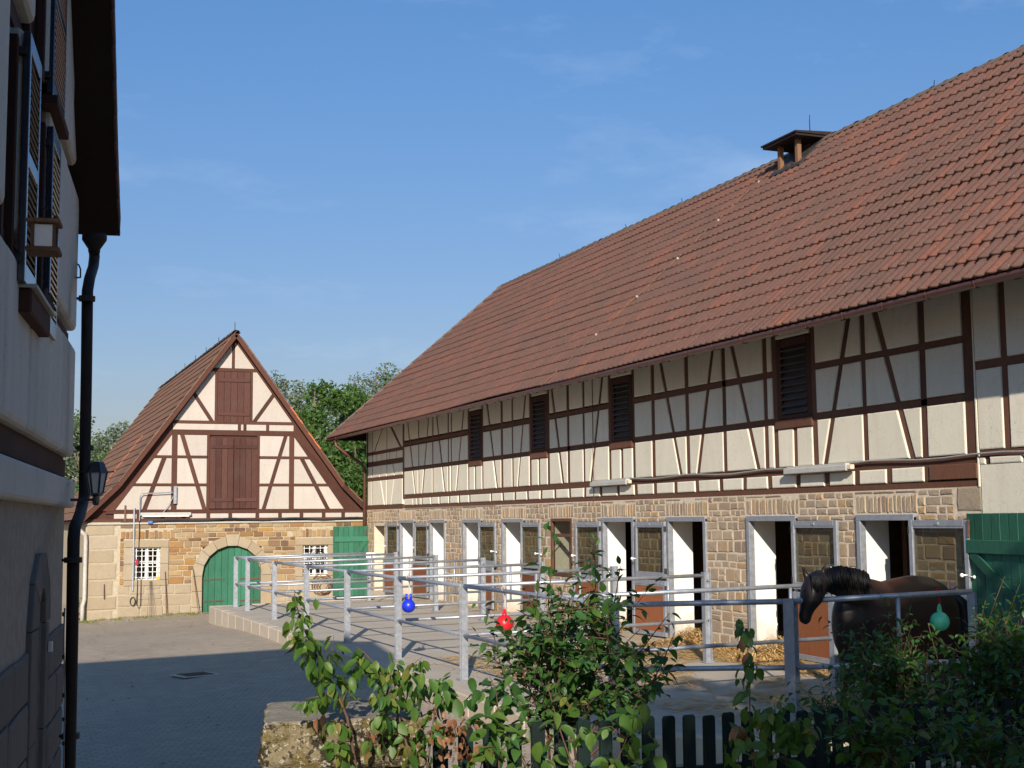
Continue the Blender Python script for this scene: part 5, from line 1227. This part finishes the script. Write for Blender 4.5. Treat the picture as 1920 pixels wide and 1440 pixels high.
bush('dark hornbeam bush with two upright spires in the middle, behind the pickets', (1085,1430), 7.6,
     [(1042,1003,0),(1114,1014,.05),(1163,1062,.1),(1085,1085,-.1),(1005,1120,0),(985,1108,-.2),(925,1185,.1),(893,1188,0),(903,1222,.2),(1255,1150,.1),(1265,1185,0),(1200,1180,.2),(1150,1130,.1),(960,1195,0),(1060,1120,0),(1030,1150,.2)],
     [(1000,1150,1140,1240),(985,1180,1220,1330),(1000,1200,1290,1400),(1030,1170,1130,1300),(960,1010,1200,1270),(1160,1230,1210,1330)], .085, [D_,D_,D_,D_,D_,D_,F_], 170)
bush('tall dark hedge bush hiding the horse, left of the pair at the right', (1690,1440), 9.3,
     [(1652,1116,0),(1690,1170,.1),(1622,1172,-.1),(1603,1195,0),(1728,1188,.1),(1648,1170,.2),(1710,1210,0),(1640,1225,0),(1600,1270,0)],
     [(1608,1745,1240,1330),(1598,1770,1290,1400),(1625,1700,1205,1290),(1610,1760,1330,1420)], .07, [D_,D_,D_,D_,F_], 250)
bush('tall hedge bush with lighter spires in front of the big green board door', (1850,1440), 8.8,
     [(1884,1080,0),(1848,1126,.1),(1912,1095,-.1),(1935,1085,.1),(1930,1135,0),(1808,1185,.1),(1775,1215,-.1),(1868,1130,.1),(1900,1155,.1),(1828,1190,0),(1740,1168,.15),(1935,1185,0)],
     [(1800,1930,1215,1320),(1760,1940,1280,1400),(1840,1930,1165,1290),(1770,1930,1320,1420)], .075, [D_,D_,F_,D_,F_], 270)
bush('low leafy shrub behind the pickets by the corner post', (1570,1450), 8.3, [(1555,1292,0),(1580,1300,.1),(1600,1285,0),(1530,1320,0)], [(1540,1620,1310,1420)], .075, [D_,F_], 40, most=200)
bush('trailing leafy shoots hanging in front of the pickets below the horse', (1665,1500), 6.6, [(1640,1310,0),(1690,1312,0),(1720,1325,.1),(1612,1345,0),(1660,1340,-.1),(1700,1370,0)], [(1610,1720,1330,1440),(1600,1700,1380,1450)], .075, [F_,D_,F_,D_], 34)
bush('trailing shoots in front of the pickets at the lower right corner', (1850,1510), 6.9, [(1765,1335,0),(1800,1340,0),(1830,1310,0),(1890,1350,0),(1905,1362,0),(1790,1390,0),(1860,1380,0)], [(1740,1930,1370,1450),(1780,1920,1350,1430)], .072, [F_,D_,D_,F_], 40)
# ---- picket fence, from the pillar away to the right
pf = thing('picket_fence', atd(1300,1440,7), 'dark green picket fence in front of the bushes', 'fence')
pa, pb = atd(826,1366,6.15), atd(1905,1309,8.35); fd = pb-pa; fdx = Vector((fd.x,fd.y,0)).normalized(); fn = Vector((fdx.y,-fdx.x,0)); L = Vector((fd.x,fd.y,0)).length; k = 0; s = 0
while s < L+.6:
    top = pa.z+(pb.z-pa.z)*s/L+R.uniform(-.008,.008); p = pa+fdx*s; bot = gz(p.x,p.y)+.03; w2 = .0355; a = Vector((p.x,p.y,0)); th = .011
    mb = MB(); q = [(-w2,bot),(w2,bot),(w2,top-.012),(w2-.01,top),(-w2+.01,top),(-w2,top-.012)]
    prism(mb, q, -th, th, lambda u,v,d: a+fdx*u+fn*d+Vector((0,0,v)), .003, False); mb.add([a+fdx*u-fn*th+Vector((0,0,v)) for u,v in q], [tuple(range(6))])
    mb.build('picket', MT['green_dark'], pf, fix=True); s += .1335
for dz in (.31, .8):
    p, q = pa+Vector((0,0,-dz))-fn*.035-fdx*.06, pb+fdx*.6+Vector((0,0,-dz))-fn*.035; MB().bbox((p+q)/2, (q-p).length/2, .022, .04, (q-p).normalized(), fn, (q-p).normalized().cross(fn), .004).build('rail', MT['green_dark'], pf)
# ---- mossy stone pillar
c0 = atd(641,1330,5.75); X_ = Vector((CR.x,CR.y,0)).normalized(); Y_v = Vector((-X_.y,X_.x,0)); X_ = (X_*.98+Y_v*.14).normalized(); Y_v = Vector((-X_.y,X_.x,0))
sp = thing('stone_pillar', c0-Vector((0,0,1.2)), 'mossy sandstone gate pillar with a rounded cap block at the end of the picket fence', 'pillar')
def rough_block(name, z0, z1, hx, hy, bev, seed, xo=0):
    bm = bmesh.new(); bmesh.ops.create_cube(bm, size=2); bmesh.ops.subdivide_edges(bm, edges=bm.edges, cuts=27, use_grid_fill=True)
    for v in bm.verts:
        p = v.co.copy(); hz = (z1-z0)/2; q = Vector((p.x*hx,p.y*hy,p.z*hz)); lim = Vector((hx-bev,hy-bev,hz-bev)); cl = Vector((max(-lim.x,min(lim.x,q.x)),max(-lim.y,min(lim.y,q.y)),max(-lim.z,min(lim.z,q.z)))); dd = q-cl
        n_ = dd.normalized() if dd.length > 1e-6 else Vector((0,0,0))
        if dd.length > 1e-6: q = cl+n_*min(dd.length,bev)
        o = Vector((seed,0,0)); big = mnoise.noise(q*4+o); d = big*.014+mnoise.noise(q*11+o)*.010+mnoise.noise(q*28+o)*.006
        pit = mnoise.noise(q*16+o*2); d -= .022*max(0,pit-.15)*(0 if n_.z > .8 else 1)
        d += .018*(mnoise.noise(Vector((q.z*22,q.x*2,seed)))) *(1-abs(n_.z))
        q += n_*d*(.45 if n_.z > .8 else 1)
        v.co = c0+X_*(q.x+xo)+Y_v*(q.y)+Vector((0,0,(z0+z1)/2+q.z))
    me = bpy.data.meshes.new(name); bm.to_mesh(me); bm.free(); me.materials.append(MT['mossy'])
    o = bpy.data.objects.new(name, me); COL.objects.link(o); adopt(o, sp); return o
hw_ = 290/2*5.75/FPX
rough_block('cap_stone', -.2, .0, hw_, .3, .022, 1); rough_block('pillar_block', -.62, -.205, hw_*.97, .27, .03, 7, .012); rough_block('pillar_block', -1.35, -.625, hw_*.985, .25, .04, 12)
# ================================================================== HORSE
hr = thing('horse', atd(1660,1335,15.5), 'dark bay horse with black mane behind the railing, head lowered to the left', 'horse')
hr.location.z = pz(9.5)
def sect(mb, rows, n=14):
    "loft of ellipses: centre, half size along a, half size along b, axes"
    vs = []; m = len(rows)
    for c, ra, rb, A, B in rows:
        for k in range(n): t = 2*math.pi*k/n; vs.append(Vector(c)+Vector(A)*(ra*math.cos(t))+Vector(B)*(rb*math.sin(t)))
    fs = [(i*n+k, i*n+(k+1)%n, (i+1)*n+(k+1)%n, (i+1)*n+k) for i in range(m-1) for k in range(n)]+[tuple(range(n))[::-1], tuple((m-1)*n+k for k in range(n))]
    mb.add(vs, fs)
HF = Vector((CF.x,CF.y,0)).normalized(); HRt = Vector((CR.x,CR.y,0)).normalized(); UP = Vector((0,0,1))
BD = (HRt*-.9-HF*.42).normalized(); BS = Vector((-BD.y,BD.x,0))     # nose direction, sideways
px2 = lambda p, d: p*d/FPX
def depth_of(x): return 15.95-(1795-x)*(.95/230)
mb = MB(); rows = []
for x, yt, yb, hw in ((1791,1128,1200,.07),(1784,1110,1225,.16),(1768,1094,1243,.25),(1742,1080,1250,.29),(1712,1077,1240,.28),(1682,1083,1234,.28),(1655,1090,1232,.29),(1630,1083,1232,.27),(1608,1084,1236,.24),(1592,1096,1236,.215),(1580,1108,1230,.17),(1571,1124,1220,.12),(1566,1142,1200,.06)):
    d = depth_of(x); c = atd(x,(yt+yb)/2,d); rows.append((c, hw, px2((yb-yt)/2,d), BS, UP))
sect(mb, rows)
rows = []
for x, y, hh, hw in ((1640,1138,56,.18),(1615,1119,48,.14),(1588,1102,37,.105),(1565,1095,31,.095),(1543,1090,24,.09),(1528,1087,17,.08)):
    d = depth_of(x)-.08; ax = (Vector((-.3*HRt.x,-.3*HRt.y,1))).normalized(); rows.append((atd(x,y,d), hw, px2(hh,d), BS, (UP*.9-HRt*.42).normalized()))
sect(mb, rows)
rows = []
for x, y, hw, hd in ((1536,1076,12,.05),(1531,1084,20,.10),(1527,1098,25,.115),(1524,1112,25,.12),(1521,1127,22,.115),(1515,1140,16.5,.085),(1510,1151,13.5,.07),(1509,1161,12.5,.065),(1510,1168,9.5,.05),(1511,1171,4,.02)):
    d = 14.72+(y-1076)*-.0012; rows.append((atd(x,y,d), px2(hw,d), hd, HRt, (HF+UP*.12).normalized()))
sect(mb, rows)
for b, t, w_ in (((1514,1086),(1503,1057),.038),((1540,1082),(1549,1054),.036)):
    d = 14.74; pa_, pb_ = atd(*b,d), atd(*t,d-.02); m_ = pa_.lerp(pb_,.45)
    sect(mb, [(pa_+Vector((0,0,-.03)),.04,.035,HRt,HF),(m_,w_,.028,HRt,HF),(pa_.lerp(pb_,.8),w_*.6,.018,HRt,HF),(pb_,.006,.006,HRt,HF)], 10)
gd_ = lambda x, d: pz(9.5)
def leg(pts):
    rows = []
    for (x, y, d, ra, rb) in pts: rows.append((atd(x,y,d), ra, rb, BD, BS))
    sect(mb, rows, 12)
fy = 1336
for dx, dd in ((-4,-.16),(10,.16)):
    leg([(1594+dx,1190,15.2+dd,.15,.1),(1591+dx,1225,15.2+dd,.10,.08),(1588+dx,1258,15.2+dd,.062,.055),(1587+dx,1268,15.2+dd,.065,.055),(1587+dx,1276,15.2+dd,.048,.042),(1587+dx,1308,15.2+dd,.036,.034),(1585+dx,1318,15.2+dd,.045,.04),(1581+dx,1327,15.2+dd,.05,.048),(1579+dx,fy+2,15.2+dd,.066,.058)])
for dx, dd in ((-8,-.15),(14,.17)):
    leg([(1752+dx,1165,15.85+dd,.22,.12),(1750+dx,1205,15.85+dd,.19,.11),(1752+dx,1235,15.85+dd,.12,.085),(1764+dx,1262,15.85+dd,.075,.055),(1770+dx,1276,15.85+dd,.068,.05),(1768+dx,1288,15.85+dd,.048,.042),(1764+dx,1312,15.85+dd,.038,.036),(1761+dx,1320,15.85+dd,.046,.042),(1757+dx,1329,15.85+dd,.052,.048),(1754+dx,fy+4,15.85+dd,.066,.058)])
def m_horse():
    t = NT('bay_coat'); n = t.noise(3, 4, .6); f = t.noise(80, 3, .6, (1,1,.3))
    sx = t.n('ShaderNodeSeparateXYZ'); t.l(t.pos, sx.inputs[0])
    k = t.ramp(n, [(.3,(.034,.013,.009)),(.7,(.056,.020,.012))])
    # black points: forehand and lower legs
    vm = t.n('ShaderNodeVectorMath', operation='DOT_PRODUCT'); t.l(t.pos, vm.inputs[0]); vm.inputs[1].default_value = BD
    q = atd(1625,1120,depth_of(1625)).dot(BD); e = t.math('SUBTRACT', vm.outputs['Value'], q); e = t.math('ADD', e, t.math('MULTIPLY', n, .2))
    k = t.mix(t.ramp(t.math('MULTIPLY_ADD' if False else 'ADD', e, .2), [(.1,0.),(.5,.85)]), k, (.009,.006,.0055))
    k = t.mix(t.ramp(sx.outputs['Z'], [(.45,1.),(.75,0.)]), k, (.009,.007,.006))
    return t.done(k, t.ramp(f, [(.3,.35),(.7,.5)]), f, .05, .003, .4)
tmp = mb.build('body_cage', m_horse(), None, fix=True)
md = tmp.modifiers.new('r','REMESH'); md.mode = 'VOXEL'; md.voxel_size = .022; md.use_smooth_shade = True
ms = tmp.modifiers.new('s','SMOOTH'); ms.factor = .6; ms.iterations = 7
dg = bpy.context.evaluated_depsgraph_get(); me = bpy.data.meshes.new_from_object(tmp.evaluated_get(dg)); me.name = 'body'
me.materials.clear(); me.materials.append(tmp.data.materials[0])
bpy.data.objects.remove(tmp)
ob = bpy.data.objects.new('body', me); COL.objects.link(ob); adopt(ob, hr)
HAIR = m_simple('black_hair', (.007,.006,.006), .3, 60, .55, .3, .004, .4, stretch=(1,1,.2))
rh = random.Random(8)
# mane: locks along the crest, forelock, tail
mb = MB(); crest = [atd(x,y,depth_of(x)-.08) for x,y in ((1624,1076),(1608,1071),(1590,1066),(1570,1064),(1556,1067),(1549,1071))]
for i in range(420):
    p, d = along(crest, rh.random()); p = p+rv(.006); w_ = rh.uniform(.085,.115); l_ = rh.uniform(.13,.26); o = rv(.01)
    mb.tube([p+Vector((0,0,-.035)), p-HF*w_*.55+UP*.006+o*.3, p-HF*w_+Vector((0,0,-.09))+o, p-HF*(w_+.012)+Vector((0,0,-l_))+o*1.6], [.012,.011,.008,.002], 4)
for i in range(40):
    p = atd(1528+rh.uniform(-9,9),1077,14.66); mb.tube([p, p-HF*.09+Vector((0,0,-.02)), p-HF*.125+Vector((rh.uniform(-.03,.03),0,-rh.uniform(.1,.2)))], [.012,.01,.002], 4)
mb.build('mane', HAIR, hr, smooth=True, kind='stuff')
mb = MB(); tb = atd(1788,1116,15.98)
for i in range(26):
    o = rv(.025); mb.tube([tb+o*.5, tb-BD*.1+o+Vector((0,0,-.1)), tb-BD*.14+o*1.6+Vector((0,0,-.4)), tb-BD*.1+o*2+Vector((0,0,-.8-rh.uniform(0,.12)))], [.03,.035,.03,.006], 6)
mb.build('tail', HAIR, hr, smooth=True)
for x, y in ((1509,1106),(1546,1107)):
    p = atd(x,y,14.62 if x < 1530 else 14.64); MB().lathe(p, [(.002,-.018),(.014,-.012),(.018,0),(.014,.012),(.002,.018)], 10, HF).build('eye', m_simple('dark_eye', (.008,.006,.005), .1, 9, .08, .02, .001, .6), hr, smooth=True)
# ================================================================== TREES BEYOND, AND THE ONE THAT SHADES THE HORSE
def crown_mesh(name, par, blobs, n, size, mats, seed, thin=.0):
    r = random.Random(seed); mb = MB(); tot = sum(b[3]*b[3] for b in blobs)
    for cx, cy, cz, br, sq in blobs:
        k = int(n*br*br/tot)
        for _ in range(k):
            v = Vector((r.gauss(0,1),r.gauss(0,1),r.gauss(0,1))).normalized(); q = br*(r.random()**.45); lump = 1+.28*mnoise.noise(v*2.3+Vector((cx,cy,cz)))+.12*mnoise.noise(v*6+Vector((cx,cy,cz)))
            p = Vector((cx,cy,cz))+Vector((v.x,v.y,v.z*sq))*q*lump
            if mnoise.noise(p*(1.3/max(br*.4,.4))+Vector((seed,0,0))) < -.22-thin: continue
            a = (v*.35+Vector((r.gauss(0,1),r.gauss(0,1),r.gauss(0,.8)))).normalized(); b = a.cross(Vector((r.gauss(0,1),r.gauss(0,1),r.gauss(0,1)))).normalized(); s = size*r.uniform(.6,1.3)
            mb.add([p-a*s, p+b*s*.45, p+a*s, p-b*s*.45], [(0,1,2,3)], r.randrange(len(mats)))
    return mb.build(name, mats, par)
def tree(lab, x, y, z0, top, rad_, mats, seed, n=7000, size=.2, group='trees beyond the yard', thin=0., sq=1.0, nb=16, lowc=.25):
    r = random.Random(seed); t_ = thing('tree', (x,y,z0), lab, 'tree', group); h = top-z0
    tr = [Vector((x,y,z0-.3)), Vector((x+r.uniform(-.2,.2),y,z0+h*.3)), Vector((x+r.uniform(-.3,.3),y+r.uniform(-.3,.3),z0+h*.6)), Vector((x,y,z0+h*.92))]
    mb = MB().tube(tr, [h*.022,h*.017,h*.011,h*.003], 8); blobs = []
    for i in range(nb):
        f = lowc+(.96-lowc)*(i+.5)/nb; a = r.uniform(0,6.283); prof_ = math.sin(math.pi*min(1,(f-lowc*.6)/(1.08-lowc*.6)))**.7; q = rad_*prof_*r.uniform(.35,.8); br = rad_*r.uniform(.3,.5)*(.6+.5*prof_)
        c = Vector((x+q*math.cos(a),y+q*math.sin(a),z0+h*f-br*.4)); blobs.append((c.x,c.y,c.z,br,sq*r.uniform(.8,1.05)))
        p, d = along(tr, min(.98,f*.85)); mb.tube([p, p.lerp(c,.5)+Vector((0,0,.2)), c], [h*.008,h*.005,h*.002], 5)
    mb.build('trunk', MT['bark'], t_, smooth=True); crown_mesh('crown', t_, blobs, n, size, mats, seed, thin)
    return t_
G1 = [m_leaf('tree_leaf_green', (.05,.105,.024), (.07,.145,.03), (.105,.185,.04), .4), m_leaf('tree_leaf_mid', (.065,.13,.03), (.09,.165,.038), (.12,.2,.045), .4)]
G2 = [m_leaf('willow_leaf', (.11,.15,.09), (.15,.19,.12), (.19,.23,.15), .3), m_leaf('willow_leaf_dark', (.08,.12,.06), (.11,.15,.08), (.14,.18,.1), .3)]
def at_px(x, Y): return onY(x, 900, Y).x
def top_px(x, y, Y): return onY(x, y, Y).z
for px_, py_, Y_, rad_, mats, lab, n_, th_ in (
    (532,700,76,2.7,G2,'pale grey-green willow just right of the barn gable',9000,.0),
    (590,712,68,2.2,G1,'bright green leafy tree left of the pair between the two roofs',9000,.03),
    (642,722,70,2.6,G1,'dark green tree in the gap between the two barn roofs',10000,.02),
    (705,684,84,3.6,G2,'tall pale willow with a feathery top behind the stable roof',11000,.02),
    (765,700,90,3.6,G2,'pale willow mostly hidden by the stable roof slope',7000,.02),
    (665,815,62,2.6,G1,'lower dark tree close behind the stable corner',10000,.0),
    (600,800,64,2.2,G1,'bushy tree low between the barn roofs, left of the stable corner',7000,.0),
    (212,792,84,2.4,G2,'grey-green tree left of the barn roof, nearer to the roof edge',7000,.0),
    (160,790,80,2.6,G2,'grey-green tree beside the dark downpipe, left of the barn roof',7000,.0),
    (120,770,92,3.0,G1,'green tree half hidden by the left house',6000,.0),
    (185,850,74,2.3,G1,'low green tree at the foot of the barn roof',6000,.0)):
    x_ = at_px(px_, Y_); zt_ = 1.04*top_px(px_, py_, Y_)
    tree(lab, x_, Y_, gz(x_,Y_), zt_, rad_, mats, int(px_*7), int(n_*1.7), .125 if mats is G1 else .11, thin=th_, lowc=.12)
SHL = [m_leaf('shade_leaf', (.04,.09,.02), (.06,.12,.03), (.09,.16,.035), .15)]
for x_, y_, zt_, rad_, sd, lab in ((.95,-3.6,9.7,2.55,901,'garden tree standing left of two others, shading the central bush'),(4.6,-3.4,9.9,2.7,902,'broad garden tree between two others, shading the horse'),
        (8.6,-3.4,7.4,2.7,903,'garden tree standing right of two others, shading the green board door'),(3.2,-5.2,8.2,2.6,904,'low bushy garden tree behind the row of three')):
    tree(lab, x_, y_, .4, zt_, rad_, SHL, sd, 15000, .19, 'garden trees beside the viewer', lowc=.06, nb=30)
